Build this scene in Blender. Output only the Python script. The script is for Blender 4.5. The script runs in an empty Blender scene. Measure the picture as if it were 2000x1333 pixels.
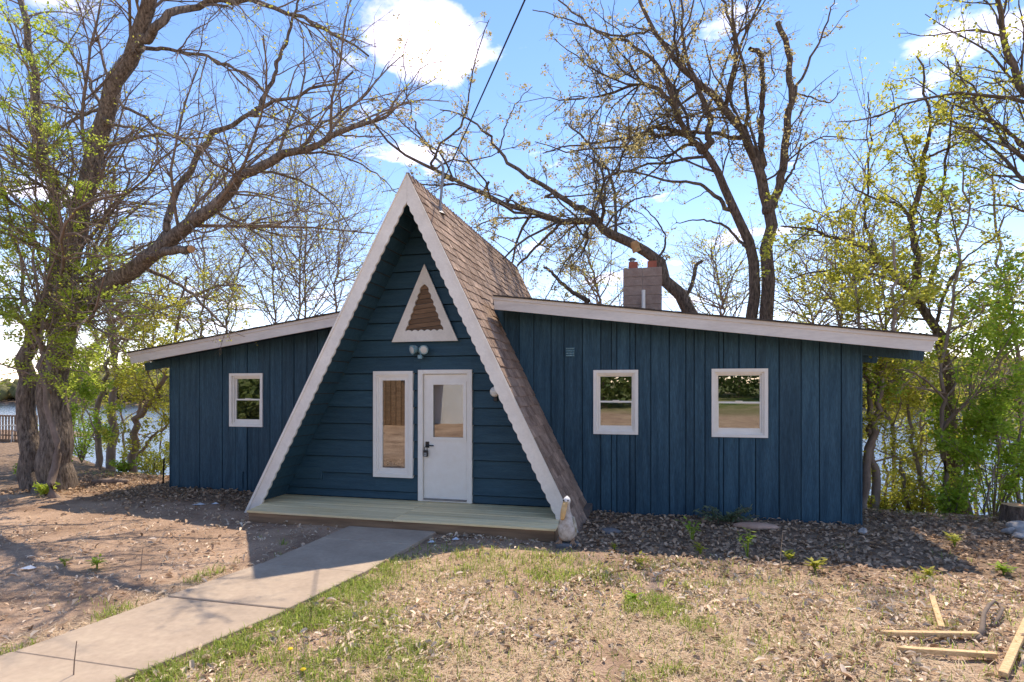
import bpy, math, random
import numpy as np
from mathutils import Vector
R = math.radians
rng = np.random.default_rng(7)
random.seed(7)
scene = bpy.context.scene
COL = scene.collection

# ------------------------------------------------------------------ camera
F, YAW, HZ, CAMZ = 1131.2, .2454, 758.7, 1.97      # focal length in pixels of the 2000 px wide photograph
cs, sn = math.cos(YAW), math.sin(YAW)
cam = bpy.data.cameras.new('camera'); cam_o = bpy.data.objects.new('camera', cam); COL.objects.link(cam_o)
cam_o.location = (0, 0, CAMZ); cam_o.rotation_euler = (R(90), 0, YAW)
cam.sensor_width = 36; cam.lens = F/2000*36; cam.shift_y = (HZ-666.5)/2000
cam.clip_start = .05; cam.clip_end = 3000
scene.camera = cam_o
# ------------------------------------------------------------------ sky and sun
SUN = Vector((.38, 2.85, 5.12)).normalized()
EL = math.asin(SUN.z); AZ = math.atan2(SUN.x, SUN.y)
w = bpy.data.worlds.new('World'); scene.world = w; w.use_nodes = True
nt = w.node_tree; nt.nodes.clear()
def wn(t, **k):
    n = nt.nodes.new(t)
    for a, b in k.items(): setattr(n, a, b)
    return n
wl = nt.links.new
wout = wn('ShaderNodeOutputWorld'); wbg = wn('ShaderNodeBackground'); wbg.inputs[1].default_value = .135
sky = wn('ShaderNodeTexSky', sky_type='NISHITA'); sky.sun_disc = False
sky.sun_elevation = EL; sky.sun_rotation = AZ; sky.air_density = .75; sky.dust_density = 0; sky.ozone_density = 2.4
tc = wn('ShaderNodeTexCoord'); sep = wn('ShaderNodeSeparateXYZ'); wl(tc.outputs['Generated'], sep.inputs[0])
mz = wn('ShaderNodeMath', operation='MAXIMUM'); wl(sep.outputs[2], mz.inputs[0]); mz.inputs[1].default_value = .04
az_ = wn('ShaderNodeMath', operation='ADD'); wl(mz.outputs[0], az_.inputs[0]); az_.inputs[1].default_value = .12
dx = wn('ShaderNodeMath', operation='DIVIDE'); wl(sep.outputs[0], dx.inputs[0]); wl(az_.outputs[0], dx.inputs[1])
dy = wn('ShaderNodeMath', operation='DIVIDE'); wl(sep.outputs[1], dy.inputs[0]); wl(az_.outputs[0], dy.inputs[1])
cmb = wn('ShaderNodeCombineXYZ'); wl(dx.outputs[0], cmb.inputs[0]); wl(dy.outputs[0], cmb.inputs[1])
cn = wn('ShaderNodeTexNoise'); cn.inputs['Scale'].default_value = 2.1; cn.inputs['Detail'].default_value = 9; cn.inputs['Roughness'].default_value = .56
wl(cmb.outputs[0], cn.inputs['Vector'])
# one fair-weather cumulus stands above the ridge: it lifts the noise locally
vd = wn('ShaderNodeVectorMath', operation='DISTANCE'); wl(cmb.outputs[0], vd.inputs[0]); vd.inputs[1].default_value = (-.50, 1.30, 0)
mr = wn('ShaderNodeMapRange'); wl(vd.outputs['Value'], mr.inputs[0]); mr.inputs[1].default_value = 0; mr.inputs[2].default_value = .17; mr.inputs[3].default_value = .29; mr.inputs[4].default_value = 0
ad = wn('ShaderNodeMath', operation='ADD'); wl(cn.outputs[0], ad.inputs[0]); wl(mr.outputs[0], ad.inputs[1])
cr = wn('ShaderNodeValToRGB'); cr.color_ramp.elements[0].position = .58; cr.color_ramp.elements[1].position = .88
cr.color_ramp.elements[0].color = (0, 0, 0, 1); cr.color_ramp.elements[1].color = (1, 1, 1, 1)
wl(ad.outputs[0], cr.inputs[0])
cmix = wn('ShaderNodeMix', data_type='RGBA'); zm = wn('ShaderNodeMapRange'); wl(sep.outputs[2], zm.inputs[0]); zm.inputs[1].default_value = 0; zm.inputs[2].default_value = .06
zmm = wn('ShaderNodeMath', operation='MULTIPLY'); wl(cr.outputs[0], zmm.inputs[0]); wl(zm.outputs[0], zmm.inputs[1]); wl(zmm.outputs[0], cmix.inputs[0]); hsv = wn('ShaderNodeHueSaturation'); hsv.inputs['Saturation'].default_value = 1.2; wl(sky.outputs[0], hsv.inputs['Color']); wl(hsv.outputs[0], cmix.inputs[6]); cmix.inputs[7].default_value = (11, 12.5, 14, 1)
wbal = wn('ShaderNodeMix', data_type='RGBA', blend_type='MULTIPLY'); wbal.inputs[0].default_value = 1; wbal.inputs[7].default_value = (1.27, .86, .73, 1)     # the photograph is balanced for the shade
wl(cmix.outputs[2], wbal.inputs[6]); wl(wbal.outputs[2], wbg.inputs[0]); wl(wbg.outputs[0], wout.inputs[0])
sl = bpy.data.lights.new('sun', 'SUN'); sl.energy = 2.0; sl.angle = R(.53); sl.color = (1, .88, .72)
so = bpy.data.objects.new('sun', sl); COL.objects.link(so)
so.rotation_euler = SUN.to_track_quat('Z', 'Y').to_euler(); so.location = (5, 20, 40)
vs = scene.view_settings; vs.view_transform = 'Standard'; vs.look = 'None'; vs.exposure = 1.63; vs.gamma = 1; vs.use_curve_mapping = False
cy = scene.cycles; cy.max_bounces = 8; cy.transparent_max_bounces = 16; cy.use_denoising = True

# ------------------------------------------------------------------ helpers
def at(px, py, Y):
    """point on the vertical plane Y (metres in front of the house axis) seen at pixel px, py of the photograph"""
    u = (px-1000)/F; v = (HZ-py)/F
    t = Y/(cs+u*sn)
    return np.array(((-sn+u*cs)*t, Y, CAMZ+v*t))
def gz(px, py, Z=0.):
    u = (px-1000)/F; t = (Z-CAMZ)/((HZ-py)/F)
    return np.array(((-sn+u*cs)*t, (cs+u*sn)*t, Z))
def tag(o, label=None, cat=None, group=None, kind=None):
    if label: o['label'] = label
    if cat: o['category'] = cat
    if group: o['group'] = group
    if kind: o['kind'] = kind
    return o
def empty(name, loc, label=None, cat=None, group=None):
    o = bpy.data.objects.new(name, None); COL.objects.link(o); o.location = loc; o.empty_display_size = .1
    return tag(o, label, cat, group)
def put(o, parent):
    """parent a mesh built in world coordinates"""
    if parent is not None:
        o.parent = parent
        off = Vector((0, 0, 0)); p = parent
        while p is not None: off += p.location; p = p.parent
        o.location = o.location-off
    return o
def link_mesh(name, me, mat, parent=None, loc=None, rot=None):
    o = bpy.data.objects.new(name, me); COL.objects.link(o)
    if mat and not me.materials: me.materials.append(mat)
    if loc is not None: o.location = loc
    if rot is not None: o.rotation_euler = rot
    return put(o, parent)
def fast_mesh(name, V, faces, mat, parent=None, smooth=False):
    """faces: list of integer arrays (n,3) or (n,4)"""
    me = bpy.data.meshes.new(name)
    V = np.ascontiguousarray(V, np.float32)
    me.vertices.add(len(V)); me.vertices.foreach_set('co', V.ravel())
    tot = np.concatenate([np.full(len(f), f.shape[1], np.int32) for f in faces])
    idx = np.concatenate([f.ravel() for f in faces]).astype(np.int32)
    st = np.concatenate(([0], np.cumsum(tot)[:-1])).astype(np.int32)
    me.loops.add(len(idx)); me.loops.foreach_set('vertex_index', idx)
    me.polygons.add(len(tot)); me.polygons.foreach_set('loop_start', st); me.polygons.foreach_set('loop_total', tot)
    if smooth: me.polygons.foreach_set('use_smooth', np.ones(len(tot), bool))
    me.update(calc_edges=True)
    return link_mesh(name, me, mat, parent)
class MB:
    def __init__(s): s.v = []; s.f = []
    def add(s, vs, fs):
        b = len(s.v); s.v += [tuple(map(float, p)) for p in vs]; s.f += [tuple(i+b for i in f) for f in fs]; return s
    def box(s, x0, x1, y0, y1, z0, z1):
        return s.add([(x0,y0,z0),(x1,y0,z0),(x1,y1,z0),(x0,y1,z0),(x0,y0,z1),(x1,y0,z1),(x1,y1,z1),(x0,y1,z1)],
                     [(0,3,2,1),(4,5,6,7),(0,1,5,4),(1,2,6,5),(2,3,7,6),(3,0,4,7)])
    def bar(s, a, b, w, h, up=(0,0,1)):
        a = Vector(a); b = Vector(b); d = (b-a).normalized(); sd = d.cross(Vector(up))
        if sd.length < 1e-4: sd = d.cross(Vector((1,0,0)))
        sd.normalize(); u = sd.cross(d)
        vs = [p+sd*(i*w/2)+u*(j*h/2) for p in (a, b) for i, j in ((-1,-1),(1,-1),(1,1),(-1,1))]
        return s.add(vs, [(0,1,2,3),(7,6,5,4),(0,4,5,1),(1,5,6,2),(2,6,7,3),(3,7,4,0)])
    def prism(s, poly, y0, y1):
        """poly: (x,z) corners; y0/y1 numbers or functions of z"""
        fy = y0 if callable(y0) else (lambda z: y0); by = y1 if callable(y1) else (lambda z: y1)
        n = len(poly)
        vs = [(x, fy(z), z) for x, z in poly]+[(x, by(z), z) for x, z in poly]
        return s.add(vs, [tuple(range(n)), tuple(range(2*n-1, n-1, -1))]+[(i, i+n, (i+1)%n+n, (i+1)%n) for i in range(n)])
    def tube(s, pts, rad, n=10, cap=True):
        pts = [Vector(p) for p in pts]; rad = rad if hasattr(rad, '__len__') else [rad]*len(pts)
        rings = []; ref = None
        for i, p in enumerate(pts):
            d = (pts[min(i+1, len(pts)-1)]-pts[max(i-1, 0)]).normalized()
            if ref is None:
                ref = Vector((0,0,1)) if abs(d.z) < .9 else Vector((1,0,0))
            sd = (ref-d*ref.dot(d)).normalized(); ref = sd; u = d.cross(sd)
            rings.append([p+(sd*math.cos(2*math.pi*k/n)+u*math.sin(2*math.pi*k/n))*rad[i] for k in range(n)])
        return s.loft(rings, cap)
    def loft(s, rings, cap=True):
        n = len(rings[0]); vs = [p for r in rings for p in r]; fs = []
        for i in range(len(rings)-1):
            for k in range(n): fs.append((i*n+k, i*n+(k+1)%n, (i+1)*n+(k+1)%n, (i+1)*n+k))
        if cap: fs += [tuple(range(n-1, -1, -1)), tuple((len(rings)-1)*n+k for k in range(n))]
        return s.add(vs, fs)
    def lathe(s, prof, c, axis=(0,0,1), n=16):
        ax = Vector(axis).normalized(); sd = ax.orthogonal().normalized(); u = ax.cross(sd); c = Vector(c)
        return s.loft([[c+ax*h+(sd*math.cos(2*math.pi*k/n)+u*math.sin(2*math.pi*k/n))*max(r, 1e-4) for k in range(n)] for r, h in prof])
    def build(s, name, mat, parent=None, smooth=False, bevel=0):
        me = bpy.data.meshes.new(name); me.from_pydata(s.v, [], s.f)
        import bmesh
        bm = bmesh.new(); bm.from_mesh(me); bmesh.ops.recalc_face_normals(bm, faces=bm.faces)
        if bevel: bmesh.ops.bevel(bm, geom=bm.edges[:], offset=bevel, segments=1, affect='EDGES', clamp_overlap=True)
        bm.to_mesh(me); bm.free()
        if smooth:
            for p in me.polygons: p.use_smooth = True
        return link_mesh(name, me, mat, parent)
def clip(poly, hp):
    """clip an (x,z) polygon by half planes (a,b,c): a*x+b*z<=c"""
    for a, b, c in hp:
        out = []
        for i in range(len(poly)):
            p, q = poly[i], poly[(i+1) % len(poly)]
            dp, dq = a*p[0]+b*p[1]-c, a*q[0]+b*q[1]-c
            if dp <= 0: out.append(p)
            if dp*dq < 0:
                t = dp/(dp-dq); out.append((p[0]+(q[0]-p[0])*t, p[1]+(q[1]-p[1])*t))
        poly = out
        if len(poly) < 3: return None
    # drop slivers
    ar = abs(sum(poly[i][0]*poly[(i+1)%len(poly)][1]-poly[(i+1)%len(poly)][0]*poly[i][1] for i in range(len(poly))))/2
    return poly if ar > 4e-4 else None
def cut_rect(rect, holes):
    rs = [rect]
    for hx0, hx1, hz0, hz1 in holes:
        nr = []
        for x0, x1, z0, z1 in rs:
            if hx1 <= x0 or hx0 >= x1 or hz1 <= z0 or hz0 >= z1: nr.append((x0,x1,z0,z1)); continue
            a, b = max(x0, hx0), min(x1, hx1)
            if x0 < a: nr.append((x0, a, z0, z1))
            if b < x1: nr.append((b, x1, z0, z1))
            if z0 < hz0: nr.append((a, b, z0, hz0))
            if hz1 < z1: nr.append((a, b, hz1, z1))
        rs = nr
    return rs
def rect_polys(rect, holes, hp):
    out = []
    for x0, x1, z0, z1 in cut_rect(rect, holes):
        p = clip([(x0,z0),(x1,z0),(x1,z1),(x0,z1)], hp)
        if p: out.append(p)
    return out
def vnoise(x, y, seed=0):
    x = np.asarray(x, float); y = np.asarray(y, float)
    xi = np.floor(x).astype(np.int64); yi = np.floor(y).astype(np.int64); fx = x-xi; fy = y-yi
    fx = fx*fx*(3-2*fx); fy = fy*fy*(3-2*fy)
    def h(a, b):
        n = (a*374761393+b*668265263+seed*974711) & 0x7fffffff
        n = ((n ^ (n >> 13))*1274126177) & 0x7fffffff
        return ((n ^ (n >> 16)) & 0xffff)/65535.
    return (h(xi,yi)*(1-fx)+h(xi+1,yi)*fx)*(1-fy)+(h(xi,yi+1)*(1-fx)+h(xi+1,yi+1)*fx)*fy
def fbm(x, y, seed=0, o=4):
    s = 0; a = .5
    for i in range(o): s = s+a*vnoise(x*2**i, y*2**i, seed+i); a *= .5
    return s/(1-.5**o)
def sstep(a, b, x):
    t = np.clip((x-a)/(b-a), 0, 1); return t*t*(3-2*t)

# ------------------------------------------------------------------ materials
def mat(name, c1, c2=None, scale=6, stretch=(1,1,1), rough=.8, bump=0, bscale=None, detail=6, c3=None, metallic=0,
        island=0, spec=.3, transl=0, lo=.35, hi=.65, fine=0):
    m = bpy.data.materials.new(name); m.use_nodes = True; t = m.node_tree; n = t.nodes; l = t.links.new
    b = n['Principled BSDF']; b.inputs['Roughness'].default_value = rough; b.inputs['Metallic'].default_value = metallic
    b.inputs['Specular IOR Level'].default_value = spec
    if c2 is None:
        b.inputs['Base Color'].default_value = (*c1, 1)
        m['bsdf'] = 1
        if not (bump or island or transl): return m
    tcn = n.new('ShaderNodeTexCoord'); mp = n.new('ShaderNodeMapping'); mp.inputs['Scale'].default_value = stretch
    l(tcn.outputs['Object'], mp.inputs[0])
    geo = n.new('ShaderNodeNewGeometry'); oi = n.new('ShaderNodeObjectInfo')
    rnd = n.new('ShaderNodeMath'); rnd.operation = 'ADD'; l(geo.outputs['Random Per Island'], rnd.inputs[0]); l(oi.outputs['Random'], rnd.inputs[1])
    fr = n.new('ShaderNodeMath'); fr.operation = 'FRACT'; l(rnd.outputs[0], fr.inputs[0])
    if island:      # every piece samples its own stretch of the grain
        sc_ = n.new('ShaderNodeMath'); sc_.operation = 'MULTIPLY'; l(fr.outputs[0], sc_.inputs[0]); sc_.inputs[1].default_value = 37
        va = n.new('ShaderNodeVectorMath'); va.operation = 'ADD'; l(mp.outputs[0], va.inputs[0]); l(sc_.outputs[0], va.inputs[1]); vec = va.outputs[0]
    else: vec = mp.outputs[0]
    col = None
    if c2 is not None:
        no = n.new('ShaderNodeTexNoise'); no.inputs['Scale'].default_value = scale; no.inputs['Detail'].default_value = detail; no.inputs['Roughness'].default_value = .62
        l(vec, no.inputs['Vector'])
        rp = n.new('ShaderNodeValToRGB'); e = rp.color_ramp.elements
        e[0].position = lo; e[1].position = hi; e[0].color = (*c1, 1); e[1].color = (*c2, 1)
        if c3 is not None:
            x = e.new((lo+hi)/2); x.color = (*c3, 1)
        l(no.outputs[0], rp.inputs[0]); col = rp.outputs[0]
    else:
        rgb = n.new('ShaderNodeRGB'); rgb.outputs[0].default_value = (*c1, 1); col = rgb.outputs[0]
    if fine:
        n2 = n.new('ShaderNodeTexNoise'); n2.inputs['Scale'].default_value = scale*9; n2.inputs['Detail'].default_value = 4; l(vec, n2.inputs['Vector'])
        r2 = n.new('ShaderNodeMapRange'); l(n2.outputs[0], r2.inputs[0]); r2.inputs[1].default_value = .3; r2.inputs[2].default_value = .7; r2.inputs[3].default_value = 1-fine; r2.inputs[4].default_value = 1+fine
        mx = n.new('ShaderNodeVectorMath'); mx.operation = 'SCALE'; l(col, mx.inputs[0]); l(r2.outputs[0], mx.inputs['Scale']); col = mx.outputs[0]
    if island:
        hs = n.new('ShaderNodeMapRange'); l(fr.outputs[0], hs.inputs[0]); hs.inputs[3].default_value = 1-island; hs.inputs[4].default_value = 1+island
        mx = n.new('ShaderNodeVectorMath'); mx.operation = 'SCALE'; l(col, mx.inputs[0]); l(hs.outputs[0], mx.inputs['Scale']); col = mx.outputs[0]
    l(col, b.inputs['Base Color'])
    if bump:
        nb = n.new('ShaderNodeTexNoise'); nb.inputs['Scale'].default_value = bscale or scale*3; nb.inputs['Detail'].default_value = 6; nb.inputs['Roughness'].default_value = .65; l(vec, nb.inputs['Vector'])
        bp = n.new('ShaderNodeBump'); bp.inputs['Strength'].default_value = min(1, bump); bp.inputs['Distance'].default_value = .02*max(1, bump); l(nb.outputs[0], bp.inputs['Height']); l(bp.outputs[0], b.inputs['Normal'])
    if transl:
        tr = n.new('ShaderNodeBsdfTranslucent'); l(col, tr.inputs[0]); ms = n.new('ShaderNodeMixShader'); ms.inputs[0].default_value = transl
        l(b.outputs[0], ms.inputs[1]); l(tr.outputs[0], ms.inputs[2]); l(ms.outputs[0], n['Material Output'].inputs[0])
    return m
M = {}
M['blue_v'] = mat('blue_paint_vertical', (.019,.056,.086), (.040,.094,.132), 5, (3,3,.25), .62, .5, 26, island=.2, lo=.36, hi=.64, fine=.28)
M['blue_h'] = mat('blue_paint_lap', (.022,.060,.086), (.040,.090,.120), 5, (.3,3,3), .6, .3, 26, island=.09, lo=.3, hi=.7, fine=.12)
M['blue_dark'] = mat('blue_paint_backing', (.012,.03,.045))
M['trim'] = mat('weathered_white_trim', (.75,.68,.59), (.88,.81,.71), 4, (1,1,1), .65, .15, 40, lo=.3, hi=.7, fine=.04)
M['fascia'] = mat('grey_white_fascia', (.61,.555,.495), (.76,.70,.63), 3, (.5,3,3), .65, .15, 30, lo=.3, hi=.7, fine=.05)
M['white'] = mat('white_paint', (.86,.79,.69), (.90,.84,.75), 8, rough=.4, spec=.4)
M['shingle'] = mat('brown_asphalt_shingle', (.24,.16,.115), (.46,.33,.245), 2.2, (1,1,1), .95, .6, 160, island=.2, c3=(.35,.25,.19), fine=.22, spec=.1)
M['felt'] = mat('dark_roofing', (.05,.042,.036), (.09,.075,.065), 12, rough=.95, bump=.3)
M['deckwood'] = mat('new_pine_decking', (.80,.60,.30), (.92,.75,.45), 3, (.35,5,5), .75, .2, 30, island=.12, fine=.10)
M['oldwood'] = mat('weathered_joist', (.16,.10,.06), (.30,.19,.11), 3, (.4,5,5), .85, .3, 30, island=.15)
M['lumber'] = mat('fresh_lumber', (.52,.32,.15), (.76,.55,.30), 9, (3,9,9), .75, .3, 40, island=.12, fine=.15)
M['ply'] = mat('stained_planks', (.13,.075,.04), (.24,.14,.075), 4, (.5,4,4), .6, .2, 30, island=.2)
M['block'] = mat('concrete_block', (.32,.215,.165), (.42,.30,.235), 8, rough=.95, bump=.7, bscale=70, island=.08, fine=.12)
M['mortar'] = mat('mortar', (.36,.31,.28))
M['clay'] = mat('clay_flue', (.36,.10,.06), (.46,.15,.09), 9, rough=.85)
M['metal'] = mat('galvanised_pipe', (.22,.21,.21), (.34,.33,.33), 9, rough=.5, metallic=.6)
M['black'] = mat('black_metal', (.012,.012,.013), rough=.35, spec=.5)
M['grey'] = mat('grey_plastic', (.33,.34,.34), rough=.5)
M['lamp'] = mat('lamp_glass', (.62,.60,.55), rough=.15, spec=.6)
M['teal'] = mat('overpainted_teal', (.10,.26,.32), (.35,.46,.47), 30, rough=.5)
M['concrete'] = mat('pink_concrete', (.37,.285,.21), (.46,.36,.265), 2.2, rough=.9, bump=.25, bscale=150, c3=(.415,.32,.238), fine=.07, spec=.2)
M['found'] = mat('foundation', (.42,.38,.34), (.55,.5,.45), 6, rough=.95, bump=.4)
M['bark'] = mat('grey_brown_bark', (.10,.076,.06), (.36,.285,.225), 30, (1,1,.2), .95, 2.4, 44, lo=.36, hi=.64, fine=.25, spec=.1)
M['bark_oak'] = mat('oak_bark', (.075,.055,.042), (.27,.195,.145), 26, (1,1,.28), .95, 2.0, 44, fine=.25, spec=.1)
M['bark_young'] = mat('smooth_young_bark', (.20,.145,.11), (.33,.25,.20), 7, (1,1,.5), .85, .4, 30)
M['twig'] = mat('twig_bark', (.16,.12,.092), (.28,.21,.16), 5, rough=.9)
M['twig_dark'] = mat('oak_twig_bark', (.085,.064,.05), (.16,.12,.092), 5, rough=.9)
M['cutwood'] = mat('sawn_wood', (.50,.27,.12), (.62,.38,.19), 14, rough=.8)
def leafmat(n, a, b): return mat(n, a, b, 3, rough=.55, island=.25, transl=.6, lo=.4, hi=.6)
M['shrub_leaf'] = leafmat('yard_shrub_leaf', (.13,.18,.05), (.24,.28,.09))
M['leaf_yel'] = leafmat('yellow_green_leaf', (.46,.47,.05), (.60,.56,.10))
M['leaf_grn'] = leafmat('fresh_green_leaf', (.30,.46,.04), (.46,.56,.08))
M['leaf_oak'] = leafmat('bronze_oak_bud', (.40,.32,.12), (.52,.43,.19))
M['leaf_fir'] = leafmat('feathery_green', (.46,.56,.06), (.60,.68,.12))
M['juniper'] = leafmat('dull_juniper', (.17,.23,.13), (.28,.33,.20))
M['grass'] = leafmat('spring_grass', (.25,.36,.05), (.46,.50,.13))
M['straw'] = mat('dry_straw', (.48,.36,.23), (.66,.52,.36), 3, rough=.8, island=.25, transl=.2)
M['litter_pale'] = mat('pale_dead_leaf', (.58,.43,.30), (.80,.66,.50), 5, rough=.75, island=.4, transl=.15)
M['litter'] = mat('dead_oak_leaf', (.34,.21,.13), (.56,.40,.26), 5, rough=.75, island=.42, transl=.15)
M['rock'] = mat('pale_rock', (.34,.30,.27), (.50,.46,.42), 7, rough=.95, bump=.6, bscale=30)
M['sand_rock'] = mat('pink_sandstone', (.42,.25,.17), (.55,.36,.26), 6, rough=.95, bump=.5)
M['grey_rock'] = mat('grey_rock', (.13,.12,.115), (.22,.2,.19), 7, rough=.95, bump=.5)
M['paper'] = mat('white_scrap', (.7,.72,.75))
M['cable'] = mat('black_cable', (.03,.03,.032), rough=.6)
M['sling'] = mat('tan_sling', (.40,.30,.24), (.46,.36,.28), 40, rough=.8)
M['yellow'] = mat('dandelion_yellow', (.75,.52,.02), rough=.7)
M['bird_body'] = mat('painted_statue', (.34,.26,.19), (.62,.55,.48), 14, rough=.6, bump=.3, bscale=40, lo=.3, hi=.55)
M['bird_wing'] = mat('statue_wing', (.24,.20,.11), (.60,.54,.45), 14, rough=.6, bump=.3, lo=.38, hi=.62)
M['bird_head'] = mat('statue_head', (.72,.69,.65), (.8,.78,.75), 9, rough=.6)
M['bird_bill'] = mat('statue_bill', (.60,.36,.14), (.72,.50,.24), 12, rough=.5)
M['bird_base'] = mat('statue_base', (.10,.105,.11), (.17,.17,.17), 9, rough=.7, bump=.4)
M['bird_foot'] = mat('statue_foot', (.36,.21,.12), rough=.6)
M['dark_in'] = mat('dim_interior', (.16,.13,.11), rough=.9)
M['wallwhite'] = mat('white_block_wall', (.62,.61,.59), (.7,.69,.67), 3, rough=.9)
M['farwood'] = mat('far_wood', (.085,.085,.035), (.22,.20,.075), .12, rough=.9, island=.35, lo=.35, hi=.65)
def glass():
    m = bpy.data.materials.new('window_glass'); m.use_nodes = True; t = m.node_tree; n = t.nodes; n.clear(); l = t.links.new
    o = n.new('ShaderNodeOutputMaterial'); g = n.new('ShaderNodeBsdfGlossy'); g.inputs['Roughness'].default_value = .0; g.inputs[0].default_value = (.95,.95,.95,1)
    tr = n.new('ShaderNodeBsdfTransparent'); tr.inputs[0].default_value = (.72,.75,.74,1)
    fr = n.new('ShaderNodeFresnel'); fr.inputs[0].default_value = 1.5
    ma = n.new('ShaderNodeMath'); ma.operation = 'MULTIPLY_ADD'; l(fr.outputs[0], ma.inputs[0]); ma.inputs[1].default_value = 2.5; ma.inputs[2].default_value = .14; ma.use_clamp = True
    x = n.new('ShaderNodeMixShader'); l(ma.outputs[0], x.inputs[0]); l(tr.outputs[0], x.inputs[1]); l(g.outputs[0], x.inputs[2]); l(x.outputs[0], o.inputs[0])
    return m
M['glass'] = glass()
def water():
    m = mat('lake_water', (.05,.075,.10), rough=.12, spec=.5); t = m.node_tree; n = t.nodes; l = t.links.new
    tcn = n.new('ShaderNodeTexCoord'); mp = n.new('ShaderNodeMapping'); mp.inputs['Scale'].default_value = (.5, 1.3, 1); l(tcn.outputs['Object'], mp.inputs[0])
    no = n.new('ShaderNodeTexNoise'); no.inputs['Scale'].default_value = 1.4; no.inputs['Detail'].default_value = 5; l(mp.outputs[0], no.inputs[0])
    bp = n.new('ShaderNodeBump'); bp.inputs['Strength'].default_value = 1; bp.inputs['Distance'].default_value = .10; l(no.outputs[0], bp.inputs['Height']); l(bp.outputs[0], n['Principled BSDF'].inputs['Normal'])
    return m
M['water'] = water()

# ------------------------------------------------------------------ ground
def path_edges(y):
    """x of the left and right edge of the concrete walk at depth y"""
    yy = [-2., 2.0, 3.2, 4.42, 5.5, 7.3]
    return np.interp(y, yy, [-5.9, -4.80, -4.57, -4.40, -4.22, -4.17]), np.interp(y, yy, [-4.5, -3.62, -3.42, -3.13, -2.98, -2.88])
def hgt(x, y):
    x = np.asarray(x, float); y = np.asarray(y, float)
    ye = 10.9+.55*np.clip(-x-12, 0, 14)+.0*x
    e = y-ye
    z = -np.clip(.5*(e+np.sqrt(e*e+.6))-.15, 0, None)*.52
    z = np.maximum(z, -11.5)
    z = z+np.clip((y-300)*.13, 0, 16)*sstep(300, 420, y)+sstep(318, 345, y)*3.2
    z = z+.055*np.clip(1.5-y, 0, 45)
    near = sstep(13, 9, np.abs(y-3.5))*sstep(18, 12, np.abs(x+3))
    n = (fbm(x*.7, y*.7, 3)-.5)*.10+(fbm(x*3.3, y*3.3, 9, 3)-.5)*.045
    l, r = path_edges(y); pth = sstep(.55, 0., np.maximum(l-x, x-r))*(y < 7.4)
    z = z+n*(1-pth)+.015*pth*0
    z = z+.06*sstep(-6.5, -8, x)*sstep(6, 8.5, y)*(y < 12)
    return z
def axis(parts):
    out = []
    for a, b, st in parts: out.append(np.arange(a, b, st))
    out.append([parts[-1][1]]); return np.concatenate(out)
gx = axis([(-900,-100,100),(-100,-30,8),(-30,-14,1),(-14,7,.085),(7,30,1),(30,100,8),(100,900,100)])
gy = axis([(-300,-60,40),(-60,-12,4),(-12,1.5,.8),(1.5,11.6,.085),(11.6,16,.5),(16,60,3),(60,300,40),(300,480,12),(480,1400,150)])
GX, GY = np.meshgrid(gx, gy); GZ = hgt(GX, GY)
nxv, nyv = len(gx), len(gy); ii = (np.arange(nyv-1)[:,None]*nxv+np.arange(nxv-1)[None]).ravel()
ground = fast_mesh('ground', np.stack([GX, GY, GZ], -1).reshape(-1,3), [np.stack([ii, ii+1, ii+1+nxv, ii+nxv], 1)], None, smooth=True)
tag(ground, kind='structure')
# zones: r = leaf mulch, g = dry thatch and grass, b = bare soil
def zones(x, y):
    l, r = path_edges(y)
    mul = sstep(6.75, 7.15, y+(fbm(x*1.2, y*1.2, 21)-.5)*.8)*sstep(-1.6, -.9, x)
    mul = np.maximum(mul, sstep(7.6, 8.4, y+(fbm(x, y, 22)-.5)*1.2)*sstep(-5.6, -6.2, x))
    mul = np.maximum(mul, sstep(9.5, 11, y))
    th = sstep(r-.1, r+.15, x)*(1-mul)*sstep(7.0, 6.3, y+(fbm(x*1.5, y*1.5, 5)-.5)*1.4)
    th = th*sstep(.38, .58, .7*fbm(x*.8+3, y*.8, 31)+.3*fbm(x*3, y*3, 32))
    edge = sstep(.55, .1, l-x+(fbm(x*2, y*2, 8)-.5)*.5)*(x < l)*sstep(5.6, 4.8, y)
    return mul*(y > 0), np.maximum(th, edge*.8)
mu, th = zones(GX, GY)
ca = ground.data.color_attributes.new('zone', 'FLOAT_COLOR', 'POINT')
ca.data.foreach_set('color', np.stack([mu, th, sstep(-10, -14, GY+4*(fbm(GX*.15, GY*.15, 90)-.5)), np.ones_like(mu)], -1).astype(np.float32).ravel())
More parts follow.
